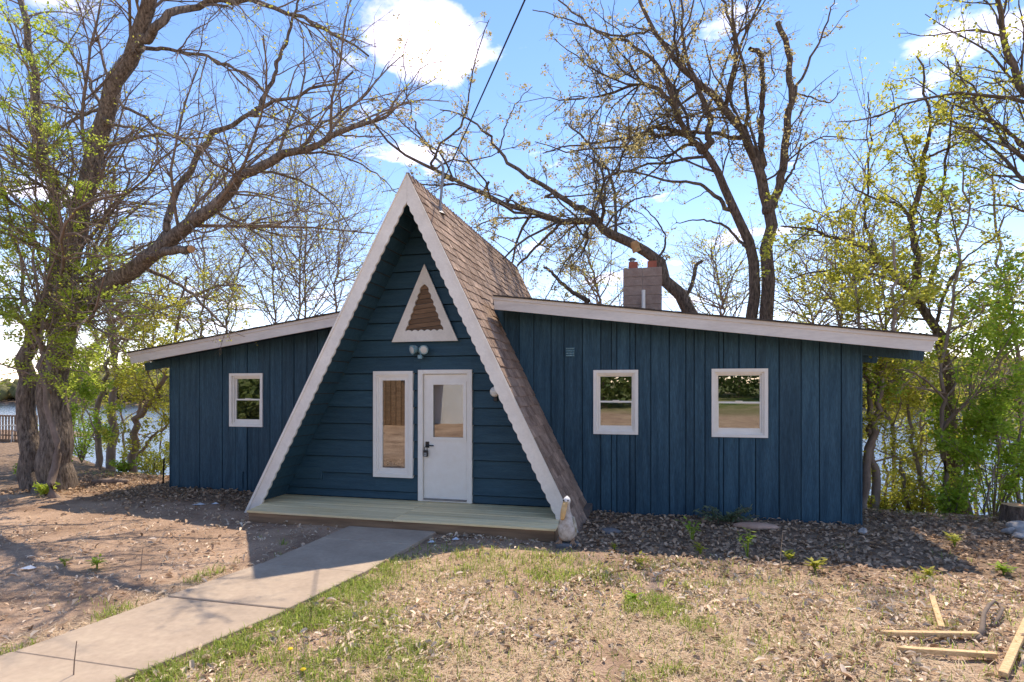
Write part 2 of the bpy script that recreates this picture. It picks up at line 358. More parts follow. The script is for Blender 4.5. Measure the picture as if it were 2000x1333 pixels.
def ground_mat():
    m = bpy.data.materials.new('yard_soil'); m.use_nodes = True; t = m.node_tree; n = t.nodes; l = t.links.new; b = n['Principled BSDF']
    b.inputs['Roughness'].default_value = .95; b.inputs['Specular IOR Level'].default_value = .1
    tcn = n.new('ShaderNodeTexCoord')
    def noise(sc, d=7):
        x = n.new('ShaderNodeTexNoise'); x.inputs['Scale'].default_value = sc; x.inputs['Detail'].default_value = d; x.inputs['Roughness'].default_value = .65; l(tcn.outputs['Object'], x.inputs[0]); return x.outputs[0]
    def ramp(src, *st):
        r = n.new('ShaderNodeValToRGB'); e = r.color_ramp.elements
        while len(e) < len(st): e.new(.5)
        for k, (p, c) in enumerate(st): e[k].position = p; e[k].color = (*c, 1)
        l(src, r.inputs[0]); return r.outputs[0]
    soil = ramp(noise(1.3, 9), (.3, (.23,.145,.095)), (.5, (.40,.27,.185)), (.68, (.52,.365,.255)))
    that = ramp(noise(3.5, 9), (.3, (.31,.205,.13)), (.5, (.48,.34,.225)), (.7, (.60,.45,.31)))
    mulc = ramp(noise(9, 9), (.3, (.12,.08,.055)), (.5, (.24,.165,.11)), (.7, (.36,.25,.17)))
    at_ = n.new('ShaderNodeAttribute'); at_.attribute_name = 'zone'; sp = n.new('ShaderNodeSeparateColor'); l(at_.outputs['Color'], sp.inputs[0])
    def mix(f, a, c):
        x = n.new('ShaderNodeMix'); x.data_type = 'RGBA'; l(f, x.inputs[0]); l(a, x.inputs[6]); l(c, x.inputs[7]); return x.outputs[2]
    col = mix(sp.outputs[1], soil, that); col = mix(sp.outputs[0], col, mulc)
    lawn = ramp(noise(.35, 6), (.35, (.07,.12,.025)), (.5, (.16,.18,.06)), (.62, (.34,.27,.17))); col = mix(sp.outputs[2], col, lawn)
    f2 = n.new('ShaderNodeMapRange'); l(noise(60, 4), f2.inputs[0]); f2.inputs[1].default_value = .3; f2.inputs[2].default_value = .7; f2.inputs[3].default_value = .72; f2.inputs[4].default_value = 1.25
    sc_ = n.new('ShaderNodeVectorMath'); sc_.operation = 'SCALE'; l(col, sc_.inputs[0]); l(f2.outputs[0], sc_.inputs['Scale']); l(sc_.outputs[0], b.inputs['Base Color'])
    bp = n.new('ShaderNodeBump'); bp.inputs['Strength'].default_value = .9; bp.inputs['Distance'].default_value = .03; l(noise(28, 6), bp.inputs['Height']); l(bp.outputs[0], b.inputs['Normal'])
    return m
ground.data.materials.append(ground_mat())
lake = MB().add([(-900,20,-9.8),(900,20,-9.8),(900,345,-9.8),(-900,345,-9.8)], [(0,1,2,3)]).build('lake', M['water']); tag(lake, kind='structure')

# concrete walk: one slab after another
walk = bpy.data.objects.new('path', None); COL.objects.link(walk); tag(walk, kind='structure')
ys = [7.30, 6.62, 5.50, 4.42, 3.22, 2.0, .7, -.7, -2.]
for k in range(len(ys)-1):
    y1, y0 = ys[k]-.006, ys[k+1]+.006
    n = 4; yy = np.linspace(y0, y1, n+1); L, Rr = path_edges(yy)
    ring = [(L[i], yy[i]) for i in range(n+1)]+[(Rr[i], yy[i]) for i in range(n, -1, -1)]
    dz = .05+random.uniform(-.006, .006)
    zt = [max(dz, dz+.055*max(0, 1.5-p[1])) for p in ring]; m_ = len(ring)
    MB().add([(x, y, z) for (x, y), z in zip(ring, zt)]+[(x, y, -.1) for x, y in ring],
             [tuple(range(m_)), tuple(range(2*m_-1, m_-1, -1))]+[(i, i+m_, (i+1)%m_+m_, (i+1)%m_) for i in range(m_)]).build('slab', M['concrete'], walk, bevel=.007)

# ------------------------------------------------------------------ house
YD, YW, YF, YR, YOV = 8.634, 9.273, 7.88, 14.6, 8.724
XA, HA, XL, XR = -3.548, 5.119, -6.315, -1.03            # apex and feet of the steep roof
house = empty('house', (-3.2, 9.3, 0), 'dark blue A-frame cabin with low board-sided wings, white trim and brown shingles', 'house')
slopeL = (XA-XL)/HA; slopeR = (XR-XA)/HA
TH = .085                                                 # horizontal thickness of the steep roof
inL = lambda z: XL+TH+slopeL*z
inR = lambda z: XR-TH-slopeR*z
# roof slabs of the steep roof
for side in (-1, 1):
    if side < 0: poly = [(XL, 0), (XL+TH, 0), (XA, HA-TH/slopeL), (XA, HA)]
    else: poly = [(XR, 0), (XA, HA), (XA, HA-TH/slopeR), (XR-TH, 0)]
    # only the outer 3 cm carries the shingles; the slab is dark decking
    r_ = MB().prism(poly, YF+.004, YR).build('roof', M['felt'], house)
    if side > 0: roofR = r_
    else: roofL = r_
# shingles on the right-hand slope
LR = math.hypot(XR-XA, HA); dv = np.array(((XA-XR)/LR, HA/LR)); nv = np.array((HA/LR, (XR-XA)/LR))     # up the slope, outward
ncourse = 36; expo = LR/ncourse
sh = []
for c in range(ncourse):
    v0 = c*expo; y = YF-.018-random.uniform(0, .01)
    first = True
    while y < YR+.01:
        wd = random.choice((.14, .19, .23, .28))*random.uniform(.9, 1.1)
        if first: wd *= random.uniform(.4, 1); first = False
        y1 = min(y+wd, YR+.015)
        sh.append((v0-random.choice((0, 0, .012, .022)), v0+expo*1.25, y+.002, y1-.002, random.uniform(.012, .023)))
        y = y1
def sh_corners(s):
    v0, v1, y0, y1, t = s
    v1 = min(v1, LR-.002)
    P = lambda v, y, n: (XR+dv[0]*v+nv[0]*n, y, dv[1]*v+nv[1]*n)
    return [P(v0,y0,.002),P(v0,y1,.002),P(v0,y1,t),P(v0,y0,t),P(v1,y0,.001),P(v1,y1,.001),P(v1,y1,.005),P(v1,y0,.005)]
bf = [(0,1,2,3),(7,6,5,4),(0,4,5,1),(1,5,6,2),(2,6,7,3),(3,7,4,0)]
def camd(s): v = (s[0]+s[1])/2; return math.hypot(XR+dv[0]*v, (s[2]+s[3])/2)/max(.05, (s[3]-s[2]))**.5 
sh.sort(key=camd)
wing_top = lambda x: 3.41-.1267*(x+2.47)
for s in sh[:290]: MB().add(sh_corners(s), bf).build('shingle', M['shingle'], roofR)
mb = MB()
for s in sh[290:]: mb.add(sh_corners(s), bf)
tag(mb.build('shingle_field', M['shingle'], roofR), kind='stuff')
mb = MB()      # ridge caps
for k in range(46):
    y0 = YF-.02+k*.15
    for s_, sl_ in ((-1, slopeL), (1, slopeR)):
        d = Vector((s_*sl_, 0, -1)).normalized()*.13; nn = Vector((s_*1, 0, sl_)).normalized()*.014
        a = Vector((XA, y0, HA+.012)); mb.add([a, a+Vector((0,.155,-.006)), a+d+Vector((0,.155,-.006))+nn*.4, a+d+nn*.6, a+nn*1.2, a+nn*1.2+d], [(0,1,2,3),(0,3,5,4)])
mb.build('ridge_cap', M['shingle'], roofR)
mb = MB()       # left slope: never seen from the yard, one shingled sheet with course steps
LL = math.hypot(XA-XL, HA)
for c in range(36):
    a = c/36; b_ = (c+1.1)/36
    P = lambda t, n: (XL+(XA-XL)*min(t, 1)-n*HA/LL, HA*min(t, 1)+n*(XA-XL)/LL)
    p, q = P(a, .016), P(b_, .004)
    mb.add([(p[0],YF-.02,p[1]),(p[0],YR+.01,p[1]),(q[0],YR+.01,q[1]),(q[0],YF-.02,q[1])], [(0,1,2,3)])
mb.build('shingle_field', M['shingle'], roofL)
# scalloped rake boards
def rake(side, z0):
    top, bot = [], []
    zs = np.arange(z0, HA-.004, .0125)
    o, i_ = [], []
    for z in zs:
        wd = .206+.020*abs(math.sin(math.pi*(z+.04)/.137))
        if side < 0: xo = XL+slopeL*z; xi = min(xo+wd, XA-.0015)
        else: xo = XR-slopeR*z; xi = max(xo-wd, XA+.0015)
        o.append((xo, z)); i_.append((xi, z))
    m_ = MB(); n = len(zs)
    y0, y1 = YF-.038, YF
    vs = [(x,y0,z) for x,z in o]+[(x,y0,z) for x,z in i_]+[(x,y1,z) for x,z in o]+[(x,y1,z) for x,z in i_]
    fs = []
    for k in range(n-1):
        fs += [(k,k+1,n+k+1,n+k),(2*n+k,3*n+k,3*n+k+1,2*n+k+1),(k,2*n+k,2*n+k+1,k+1),(n+k,n+k+1,3*n+k+1,3*n+k)]
    fs += [(0,n,3*n,2*n),(n-1,3*n-1,4*n-1,2*n-1)]
    rb_ = m_.add(vs, fs).build('rake_board', M['trim'], house)
    ms_ = MB(); zq = [z0, HA-.02]; sl_ = slopeL if side < 0 else -slopeR; xq = XL if side < 0 else XR; g_ = 1 if side < 0 else -1
    ms_.prism([(xq+sl_*zq[0]-g_*.004, zq[0]), (xq+sl_*zq[0]+g_*.045, zq[0]), (min(xq+sl_*zq[1]+g_*.045, XA-.002) if side < 0 else max(xq+sl_*zq[1]+g_*.045, XA+.002), zq[1]), (xq+sl_*zq[1]-g_*.004, zq[1])], YF-.052, YF-.036)
    ms_.build('edge_strip', M['trim'], rb_)
    return rb_
rake(-1, .0); rake(1, .0)
# soffit boards under the porch part of the steep roof
for side in (-1, 1):
    nb = 27
    for k in range(nb):
        z0 = .18+k*(HA-.5)/nb; z1 = z0+(HA-.5)/nb-.012
        if side < 0: p0, p1 = inL(z0), inL(z1); g = 1
        else: p0, p1 = inR(z0), inR(z1); g = -1
        if (side < 0 and p1 > XA-.03) or (side > 0 and p1 < XA+.03): continue
        MB().prism([(p0, z0), (p0+g*.024, z0), (p1+g*.006, z1), (p1, z1)] if side < 0 else [(p0, z0), (p1, z1), (p1+g*.006, z1), (p0+g*.024, z0)], YF+.012, YD-.03).build('soffit_board', M['blue_h'], roofL if side < 0 else roofR)
# front wall of the A: backing, then lap boards
hpA = [(-1, slopeL, -(XL+TH)), (1, slopeR, XR-TH)]      # x >= inL(z), x <= inR(z)
WIN = (-4.43, -3.80, .575, 2.20)       # opening of the fixed window
DOOR = (-3.635, -2.845, .0, 2.205)
openA = [WIN, DOOR]
fw = MB()
for p in rect_polys((XL, XR, .0, HA), openA, hpA): fw.prism(p, YD+.03, YD+.10)
front = fw.build('front_wall', M['blue_dark'], house)
z = .175; k = 0
hs = [.12]+[.272]*20
for h in hs:
    if z > HA-.25: break
    holes = [(a-.02, b+.02, c-.02, d+.02) for a, b, c, d in openA]
    for p in rect_polys((XL, XR, z+.013, z+h), holes, hpA):  # gap to the dark backing draws the shadow line under each lap
        z0_ = z
        MB().prism(p, lambda q, z0_=z0_, h=h: YD-.004-.034*(1-(q-z0_)/h), YD+.03).build('siding_board', M['blue_h'], front)
    z += h
# a little access panel low on the left
MB().box(-5.93, -5.42, YD-.040, YD-.004, .46, .66).build('access_panel', M['blue_h'], front, bevel=.004)
# scalloped triangle over the door
tri = MB(); cx = -3.573; zb, zt_ = 2.711, 3.937; hb = .56
oh = lambda z: hb*(zt_-z)/(zt_-zb)
zi0, zi1 = 2.872, 3.60
ih = lambda z: max(.0, (zi1-z)/(zi1-zi0))*.285+.03+.022*abs(math.sin(math.pi*(z-zi0)/.104)) if z < zi1 else 0
y0, y1 = YD-.085, YD-.050
zz = np.linspace(zi0, zi1+.02, 60)
for k in range(len(zz)-1):
    a, b_ = zz[k], zz[k+1]
    ia, ib = min(ih(a), oh(a)-.02), min(ih(b_), oh(b_)-.02)
    if a > zi1-.02: ia = max(0, .05*(zi1+.02-a)/.04); ib = max(0, .05*(zi1+.02-b_)/.04)
    tri.prism([(cx-oh(a),a),(cx-ia,a),(cx-ib,b_),(cx-oh(b_),b_)], y0, y1).prism([(cx+ia,a),(cx+oh(a),a),(cx+oh(b_),b_),(cx+ib,b_)], y0, y1)
tri.prism([(cx-oh(zi1+.02),zi1+.02),(cx+oh(zi1+.02),zi1+.02),(cx,zt_)], y0, y1)
tri.prism([(cx-hb,zb),(cx+hb,zb),(cx+oh(zi0),zi0),(cx-oh(zi0),zi0)], y0, y1)
for q in range(6):       # lobes along the sill of the opening
    xa = cx-.32+q*.107; tri.prism([(xa, zi0)]+[(xa+.107*t, zi0+.026*math.sin(math.pi*t)) for t in (.15,.35,.5,.65,.85)]+[(xa+.107, zi0)], y0+.001, y1-.001)
gab = tri.build('gable_window', M['trim'], house)
for q in range(11):
    z0 = zi0-.04+q*.075; hw0, hw1 = oh(z0)-.03, oh(z0+.07)-.03
    p = clip([(cx-.6, z0-.1), (cx+.6, z0+.02), (cx+.6, z0+.088), (cx-.6, z0-.032)], [(-1, hb/(zt_-zb), -(cx-hb+.04)+hb/(zt_-zb)*zb), (1, hb/(zt_-zb), cx+hb-.04+hb/(zt_-zb)*zb), (0, -1, -2.75)])
    if p: MB().prism(p, YD-.046+.004*(q % 2), YD-.036).build('plank', M['ply'], gab)

def pane(x0, x1, z0, z1, y, parent): return MB().box(x0, x1, y-.003, y+.003, z0, z1).build('pane', M['glass'], parent)
def frame(x0, x1, z0, z1, wd, y0, y1, name, m, parent, wb=None, bev=.004):
    wb = wb or wd
    return MB().box(x0, x0+wd, y0, y1, z0, z1).box(x1-wd, x1, y0, y1, z0, z1).box(x0+wd, x1-wd, y0+.001, y1-.001, z1-wd, z1).box(x0+wd, x1-wd, y0+.001, y1-.001, z0, z0+wb).build(name, m, parent)
# fixed window beside the door
w_ = frame(-4.473, -3.782, .533, 2.245, .058, YD-.062, YD+.02, 'window', M['white'], house); tag(w_, 'tall fixed window beside the door')
frame(-4.415, -3.840, .591, 2.187, .028, YD-.044, YD+.02, 'frame', M['white'], w_)
frame(-4.387, -3.868, .619, 2.159, .062, YD-.026, YD+.02, 'sash', M['white'], w_)
pane(-4.33, -3.92, .66, 2.10, YD-.008, w_)
# door
df = MB().box(-3.692, -3.610, YD-.062, YD+.06, .176, 2.262).box(-2.870, -2.788, YD-.062, YD+.06, .176, 2.262).box(-3.610, -2.870, YD-.061, YD+.06, 2.196, 2.262).box(-3.610, -2.870, YD-.05, YD+.06, .176, .215).build('door_frame', M['white'], house, bevel=.004)
MB().box(-3.60, -2.88, YD-.058, YD-.045, .196, .222).build('threshold', M['metal'], df)
DX0, DX1, DZ0, DZ1 = -3.603, -2.877, .222, 2.190; GX0, GX1, GZ0, GZ1 = -3.452, -2.932, 1.185, 2.035
dm = MB(); yd0, yd1 = YD-.018, YD+.026
for a, b_, c, d in cut_rect((DX0, DX1, DZ0, DZ1), [(GX0, GX1, GZ0, GZ1)]): dm.box(a, b_, yd0, yd1, c, d)
door = dm.build('door', M['white'], house); tag(door, 'white half-glass entry door')
frame(GX0-.04, GX1+.04, GZ0-.04, GZ1+.04, .05, yd0-.014, yd0+.001, 'glazing_bead', M['white'], door)
pane(GX0+.002, GX1-.002, GZ0+.002, GZ1-.002, YD, door)
hx, hz_ = -3.545, 1.06
MB().box(hx-.03, hx+.03, yd0-.012, yd0, hz_-.035, hz_+.06).tube([(hx, yd0-.01, hz_+.005), (hx, yd0-.055, hz_+.005), (hx+.02, yd0-.058, hz_+.005), (hx+.125, yd0-.055, hz_+.003)], .0105, 8).build('handle', M['black'], door)
lb = empty('lock_box', (hx-.012, yd0-.04, .87), 'small grey key lock box hanging from the black door handle', 'lock box')
MB().box(hx-.048, hx+.022, yd0-.062, yd0-.016, .885, .985).build('body', M['black'], lb, bevel=.008)
MB().box(hx-.036, hx+.010, yd0-.067, yd0-.062, .893, .950).build('face_plate', M['grey'], lb, bevel=.003)
MB().tube([(hx-.035, yd0-.038, .98), (hx-.035, yd0-.038, 1.03), (hx-.012, yd0-.038, 1.052), (hx+.010, yd0-.038, 1.03), (hx+.010, yd0-.038, .98)], .006, 8).build('shackle', M['black'], lb)
MB().lathe([(0,0),(.009,0),(.009,.006),(0,.006)], (hx-.013, yd0-.067, .925), (0,-1,0), 10).build('dial', M['black'], lb)
# interior of the A part
MB().prism(clip([(-6,.1),(-1,.1),(-1,4.6),(-6,4.6)], hpA), YD+2.6, YD+2.7).build('inner_wall', M['dark_in'], house)
MB().box(-5.9, -1.0, YD+.1, YD+2.6, .02, .14).build('inner_floor', M['dark_in'], house)

# wings ------------------------------------------------------------------
def double_hung(x0, x1, z0, z1, label):
    w_ = frame(x0, x1, z0, z1, .05, YW-.055, YW+.02, 'window', M['white'], house, wb=.045); tag(w_, label)
    frame(x0+.05, x1-.05, z0+.045, z1-.05, .028, YW-.018, YW+.06, 'frame', M['white'], w_)
    a, b_, c, d = x0+.078, x1-.078, z0+.073, z1-.078; mid = c+(d-c)*.49
    frame(a, b_, mid-.005, d, .024, YW+.028, YW+.05, 'sash', M['white'], w_, wb=.036)
    frame(a+.002, b_-.002, c, mid+.03, .026, YW+.006, YW+.026, 'sash', M['white'], w_, wb=.062)
    pane(a+.02, b_-.02, mid+.03, d-.02, YW+.04, w_); pane(a+.022, b_-.022, c+.055, mid+.01, YW+.016, w_)
    MB().box((a+b_)/2-.05, (a+b_)/2+.05, YW-.006, YW+.027, mid+.03, mid+.042).build('sash_lock', M['white'], w_)
    return (x0+.03, x1-.03, z0+.03, z1-.03)
zT, zB = 2.257, 1.245
wB = double_hung(.80, 1.592, zB-.01, zT+.006, 'wider double-hung window of the right wing')
wA = double_hung(-.98, -.285, zB, zT, 'narrow double-hung window next to the steep roof')
wL = double_hung(-7.762, -7.045, zB+.01, zT-.01, 'narrow double-hung window of the left wing')
topR = lambda x: 3.41-.1267*(x+2.47); topL = lambda x: 3.231+.140*(x+5.198)
XWL, XWR = -9.115, 2.826
def wing(side):
    if side > 0:
        seams = [-3.0,-2.72,-2.45,-2.197,-1.95,-1.665,-1.451,-1.158,-.865,-.699,-.614,-.413,-.33,-.094,.183,.427,.55,.707,.906,.973,1.192,1.423,1.746,2.046,2.292,2.576,XWR]
        hp = [(-1, -slopeR, -XR), (.1267, 1, 3.41-.1267*2.47-.13)]; holes = [wA, wB]; x0, x1 = -3.0, XWR
    else:
        seams = [XWL,-8.913,-8.448,-7.937,-7.643,-7.392,-7.154,-6.90,-6.647,-6.40,-6.135,-5.92,-5.699,-5.45,-5.2,-4.9,-4.6]
        hp = [(1, -slopeL, XL), (-.140, 1, 3.231+.140*5.198-.13)]; holes = [wL]; x0, x1 = XWL, -4.6
    b = MB()
    for p in rect_polys((x0+.02, x1-.02 if side > 0 else x1, -.4, 3.6), holes, hp): b.prism(p, YW+.002, YW+.10)
    wall = b.build('wing_wall', M['blue_dark'], house)
    rr = random.Random(3+side)
    for a, c in zip(seams[:-1], seams[1:]):
        off = rr.choice((0, 0, .004, -.005, .008)); g = .0065
        zbot = .0 if side > 0 else .03
        for p in rect_polys((a+g, c-g, zbot+rr.uniform(-.012,.012), 3.6), holes, hp):
            MB().prism(p, YW-.022-off, YW+.002).build('siding_board', M['blue_v'], wall)
    # corner board
    if side > 0: MB().box(XWR-.004, XWR+.022, YW-.03, YW+.10, -.02, topR(XWR)-.10).build('corner_board', M['blue_v'], wall)
    else: MB().box(XWL-.022, XWL+.004, YW-.03, YW+.10, .0, topL(XWL)-.10).build('corner_board', M['blue_v'], wall)
    # foundation, side wall, rear wall, floor
    MB().box(x0+.05 if side < 0 else -.90, x1-.05 if side > 0 else XL+.1, YW+.01, YW+.2, -.5, .035 if side > 0 else .06).build('foundation', M['found'], house)
    xs = XWR if side > 0 else XWL
    MB().box(xs-.1 if side > 0 else xs, xs if side > 0 else xs+.1, YW+.1, 13.2, -3, 2.4).build('side_wall', M['blue_dark'], house)
    rb = MB()
    rh = [(-7.6, -6.7, .9, 2.2), (-8.75, -8.2, 1.0, 2.2)] if side < 0 else []
    for p in rect_polys((x0, x1, -3, 3.6), rh, hp): rb.prism(p, 13.1, 13.2)
    rb.build('rear_wall', M['dark_in'], house)
    MB().box(min(x0, x1)+.12, max(x0, x1)-.12, YW+.2, 13.1, .1, .18).build('inner_floor', M['dark_in'], house)
wing(1); wing(-1)
def wing_roof(side):
    if side > 0: xa, xb, tp = -2.50, 3.545, topR
    else: xa, xb, tp = -4.62, -9.53, topL
    s_ = 1 if side > 0 else -1
    q = lambda x, d: (x, tp(x)+d)
    rf = MB().prism([q(xa,-.11), q(xb,-.11), q(xb,-.004), q(xa,-.004)], YOV+.03, 13.5).build('wing_roof', M['felt'], house)
    MB().prism([q(xa+.02*s_,-.002), q(xb+.035*s_,-.002), q(xb+.035*s_,.014), q(xa+.02*s_,.014)], YOV-.035, 13.52).build('roofing', M['felt'], rf)
    xe = -2.485 if side > 0 else xa-.04
    # fascia: a tall lower board and a proud strip above it
    MB().prism([q(xe+.02*s_,-.205), q(xb-.045*s_,-.205), q(xb-.005*s_,-.052), q(xe,-.052)], YOV, YOV+.03).build('fascia', M['fascia'], rf)
    MB().prism([q(xe-.01,-.054), q(xb+.02*s_,-.054), q(xb+.025*s_,-.003), q(xe-.01,-.003)], YOV-.016, YOV+.03).build('drip_strip', M['fascia'], rf)
    # soffit sheet, rafter tails past the end wall
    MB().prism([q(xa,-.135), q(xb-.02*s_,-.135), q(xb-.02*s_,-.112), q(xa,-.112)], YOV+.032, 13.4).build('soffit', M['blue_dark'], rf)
    xw = XWR+.024 if side > 0 else XWL-.024
    for k, (yy, ln) in enumerate(((YW-.02, .78 if side > 0 else .60), (YW+1.25, .62), (YW+2.5, .62))):
        MB().prism([q(xw,-.29 if k == 0 else -.30), q(xw+(ln-.02)*s_,-.285), q(xw+ln*s_,-.137), q(xw,-.137)], yy, yy+.045).build('rafter_tail', M['blue_v'], rf)
    # roofing felt edge, ragged
    m_ = MB(); xs = np.linspace(xe, xb, 60)
    for a, b_ in zip(xs[:-1], xs[1:]):
        d = random.uniform(.006, .018); m_.prism([q(a,.0), q(b_,.0), q(b_,.014+d*.4), q(a,.014+d*.4)], YOV-.04-d, YOV+.05)
    m_.build('roofing_edge', M['felt'], rf)
wing_roof(1); wing_roof(-1)
# chimney of concrete blocks
ch = MB().box(-.685, .085, 12.52, 13.28, 2.5, 4.50).build('chimney', M['mortar'], house)
for c in range(11):
    z0 = 4.515-.195*(c+1)
    for q in range(2):
        x0 = -.70+q*.402
        MB().box(x0, x0+.396, 12.505, 12.72, z0+.004, z0+.191).build('block', M['block'], ch, bevel=.005)
        MB().box(x0, x0+.396, 12.73, 13.30, z0+.004, z0+.191).build('block', M['block'], ch, bevel=.005)
for x0 in (-.59, -.20):
    fl = MB()
    for a, b_, c, d in cut_rect((x0, x0+.19, 12.60, 12.79), [(x0+.025, x0+.165, 12.625, 12.765)]): fl.box(a, b_, c, d, 4.515, 4.665)
    fl.build('flue_tile', M['clay'], ch)
cap_ = MB()
cap_.lathe([(.0,.10),(.05,.10),(.085,.07),(.09,.06),(.0,.06)], (-.52, 12.70, 4.665), n=14).tube([(-.52,12.70,4.6),(-.52,12.70,4.74)], .05, 10)
cap_.build('flue_cap', M['metal'], ch)
vp = MB().lathe([(.038,2.9),(.038,4.02),(.03,4.02),(.03,3.9)], (-.275, 12.40, 0), n=14).build('vent_pipe', M['white'], house)
# louvred vent and hose bib on the walls
v_ = MB().box(-1.43, -1.27, YW-.045, YW-.02, 2.47, 2.63).build('wall_vent', M['blue_v'], house)
for k in range(4): MB().bar((-1.415, YW-.052, 2.495+k*.037), (-1.285, YW-.052, 2.495+k*.037), .022, .012, (0,-.7,1)).build('louvre', M['teal'], v_)
MB().box(-7.50, -7.46, YW-.06, YW-.02, .38, .42).tube([(-7.48,YW-.04,.4),(-7.48,YW-.04,.1)], .012, 8).build('hose_bib', M['blue_v'], house)

# flood light over the door
fl = empty('flood_light', (-3.63, YD-.03, 2.53), 'twin-head security light with motion sensor between door and triangle window', 'light')
MB().lathe([(0,0),(.05,0),(.05,.025),(.03,.035),(0,.035)], (-3.635, YD-.028, 2.555), (0,-1,0), 16).build('mount', M['teal'], fl)
for s_ in (-1, 1):
    c = Vector((-3.635+s_*.085, YD-.13, 2.585)); ax = Vector((s_*.35-.25, -.85, -.25)).normalized()
    MB().tube([(-3.635, YD-.06, 2.55), (-3.635+s_*.03, YD-.09, 2.555), c-ax*.04], .014, 8).build('arm', M['teal'], fl)
    h_ = MB().lathe([(0,-.07),(.035,-.065),(.06,-.02),(.072,.04),(.074,.05),(.068,.05)], c, ax, 18).build('lamp_head', M['teal'], fl, smooth=True)
    MB().lathe([(0,.058),(.03,.056),(.055,.050),(.068,.042),(.068,.04),(0,.04)], c, ax, 18).build('lens', M['lamp'], h_, smooth=True)
MB().tube([(-3.635, YD-.06, 2.54), (-3.625, YD-.09, 2.50)], .012, 8).box(-3.66, -3.59, YD-.145, YD-.08, 2.435, 2.495).build('motion_sensor', M['teal'], fl, bevel=.006)
# chime on the right of the door, half behind the rake
be = empty('door_chime', (-2.42, YD-.03, 1.9), 'round white fixture on the siding half hidden by the right rake board', 'chime')
MB().lathe([(0,0),(.075,0),(.08,.02),(.06,.05),(0,.055)], (-2.42, YD-.040, 1.915), (0,-1,0), 18).build('cover', M['white'], be, smooth=True)
MB().box(-2.44, -2.38, YD-.07, YD-.036, 1.77, 1.83).build('button_box', M['black'], be, bevel=.004)

# ------------------------------------------------------------------ deck
deck = empty('porch_deck', (-3.5, 8, 0), 'low pale green pine deck in the mouth of the A-frame', 'deck')
DXL, DXR, XS = -5.85, -1.26, -3.52
ny = 9; pw = (YD-.03-7.305)/ny
for k in range(ny):
    y0 = 7.305+k*pw
    l_ = DXL-(y0-7.305)*.27 if y0 < YF else inL(.17)+.02; r_ = DXR if y0 < YF+.02 else inR(.17)-.02
    for a, b_ in ((l_, XS-.003), (XS+.003, r_)):
        z_ = .172+random.uniform(-.0015, .0015)
        MB().box(a, b_, y0+.0025, y0+pw-.0025, z_-.03, z_).build('plank', M['deckwood'], deck, bevel=.003)
MB().box(DXL+.02, DXR-.02, 7.325, 7.363, .0, .139).build('rim_joist', M['oldwood'], deck)
MB().box(DXR-.045, DXR-.012, 7.37, YD-.05, -.05, .139).build('rim_joist', M['oldwood'], deck)
for x in np.arange(-5.4, -1.5, .6): MB().box(x, x+.04, 7.37, YD-.05, .0, .138).build('joist', M['oldwood'], deck)

# ------------------------------------------------------------------ service mast and cable
ms = empty('service_mast', (-3.4, 8.8, 4.8), 'bent grey electrical mast standing on the steep roof near the ridge', 'mast')
p0 = at(858, 412, 8.8); p1 = at(864, 350, 8.8); p2 = at(866, 330, 8.8)
MB().tube([p0-np.array((0,0,.12)), p0, at(862, 380, 8.8), p1, p2, at(862, 318, 8.8), at(852, 310, 8.8)], [.022,.022,.022,.022,.022,.026,.02], 12).build('pipe', M['metal'], ms, smooth=True)
MB().lathe([(.12,-.03),(.06,.0),(.035,.05),(.031,.10)], p0+np.array((0,0,.0)), (.3,0,1), 14).build('flashing', M['metal'], ms)
a = Vector(p1)+Vector((.03,0,.0)); b_ = Vector((10.1, -13.2, 8.2)); cab = []
for k in range(41):
    t = k/40; p = a.lerp(b_, t); p.z -= .55*4*t*(1-t)*.6; cab.append(p)
tag(MB().tube(cab, .0085, 6).build('power_cable', M['cable']), 'black overhead cable running from the roof mast up out of the picture', 'cable')
up_ = empty('utility_pole', (10.1, -13.2, .8), 'wooden utility pole behind the photographer', 'pole')
MB().tube([(10.1,-13.2,.3),(10.1,-13.2,9)], [.15,.11], 12).build('post', M['oldwood'], up_)
MB().bar((9.2,-13.2,8.4),(11,-13.2,8.4), .1, .1).build('crossarm', M['oldwood'], up_)

# ------------------------------------------------------------------ pelican statue
bx, by = -1.09, 7.19
st = empty('pelican_statue', (bx, by, 0), 'painted pelican statue standing on a grey base beside the deck', 'statue')
def ell(c, rx, ry, n=18, tilt=0): return [Vector((c[0]+rx*math.cos(2*math.pi*k/n), c[1]+ry*math.sin(2*math.pi*k/n), c[2]+tilt*math.sin(2*math.pi*k/n))) for k in range(n)]
secs = [(.055,0,.012,.015),(.058,0,.075,.08),(.10,0,.098,.108),(.16,0,.108,.118),(.22,0,.106,.114),(.28,.004,.094,.10),(.33,.006,.076,.085),(.37,.006,.058,.066),(.41,.004,.045,.052),(.45,.0,.037,.043),(.49,-.006,.034,.040),(.52,-.014,.040,.048),(.55,-.020,.044,.054),(.575,-.020,.038,.048),(.592,-.016,.022,.028),(.600,-.012,.008,.01)]
body = MB().loft([ell((bx, by+dy_, .02+z_), rx, ry) for z_, dy_, rx, ry in secs]).build('body', M['bird_body'], st, smooth=True)
hd = MB().loft([ell((bx, by+dy_, .02+z_), rx+.002, ry+.002) for z_, dy_, rx, ry in secs[11:]]+[ell((bx, by-.012, .628), .004, .004)]).build('head', M['bird_head'], st, smooth=True)
for s_ in (-1, 1): MB().lathe([(0,.012),(.008,.009),(.011,0),(0,-.004)], (bx+s_*.026-.008, by-.064, .578), (s_*.4,-.9,.1), 10).build('eye', M['black'], st, smooth=True)
bill = []
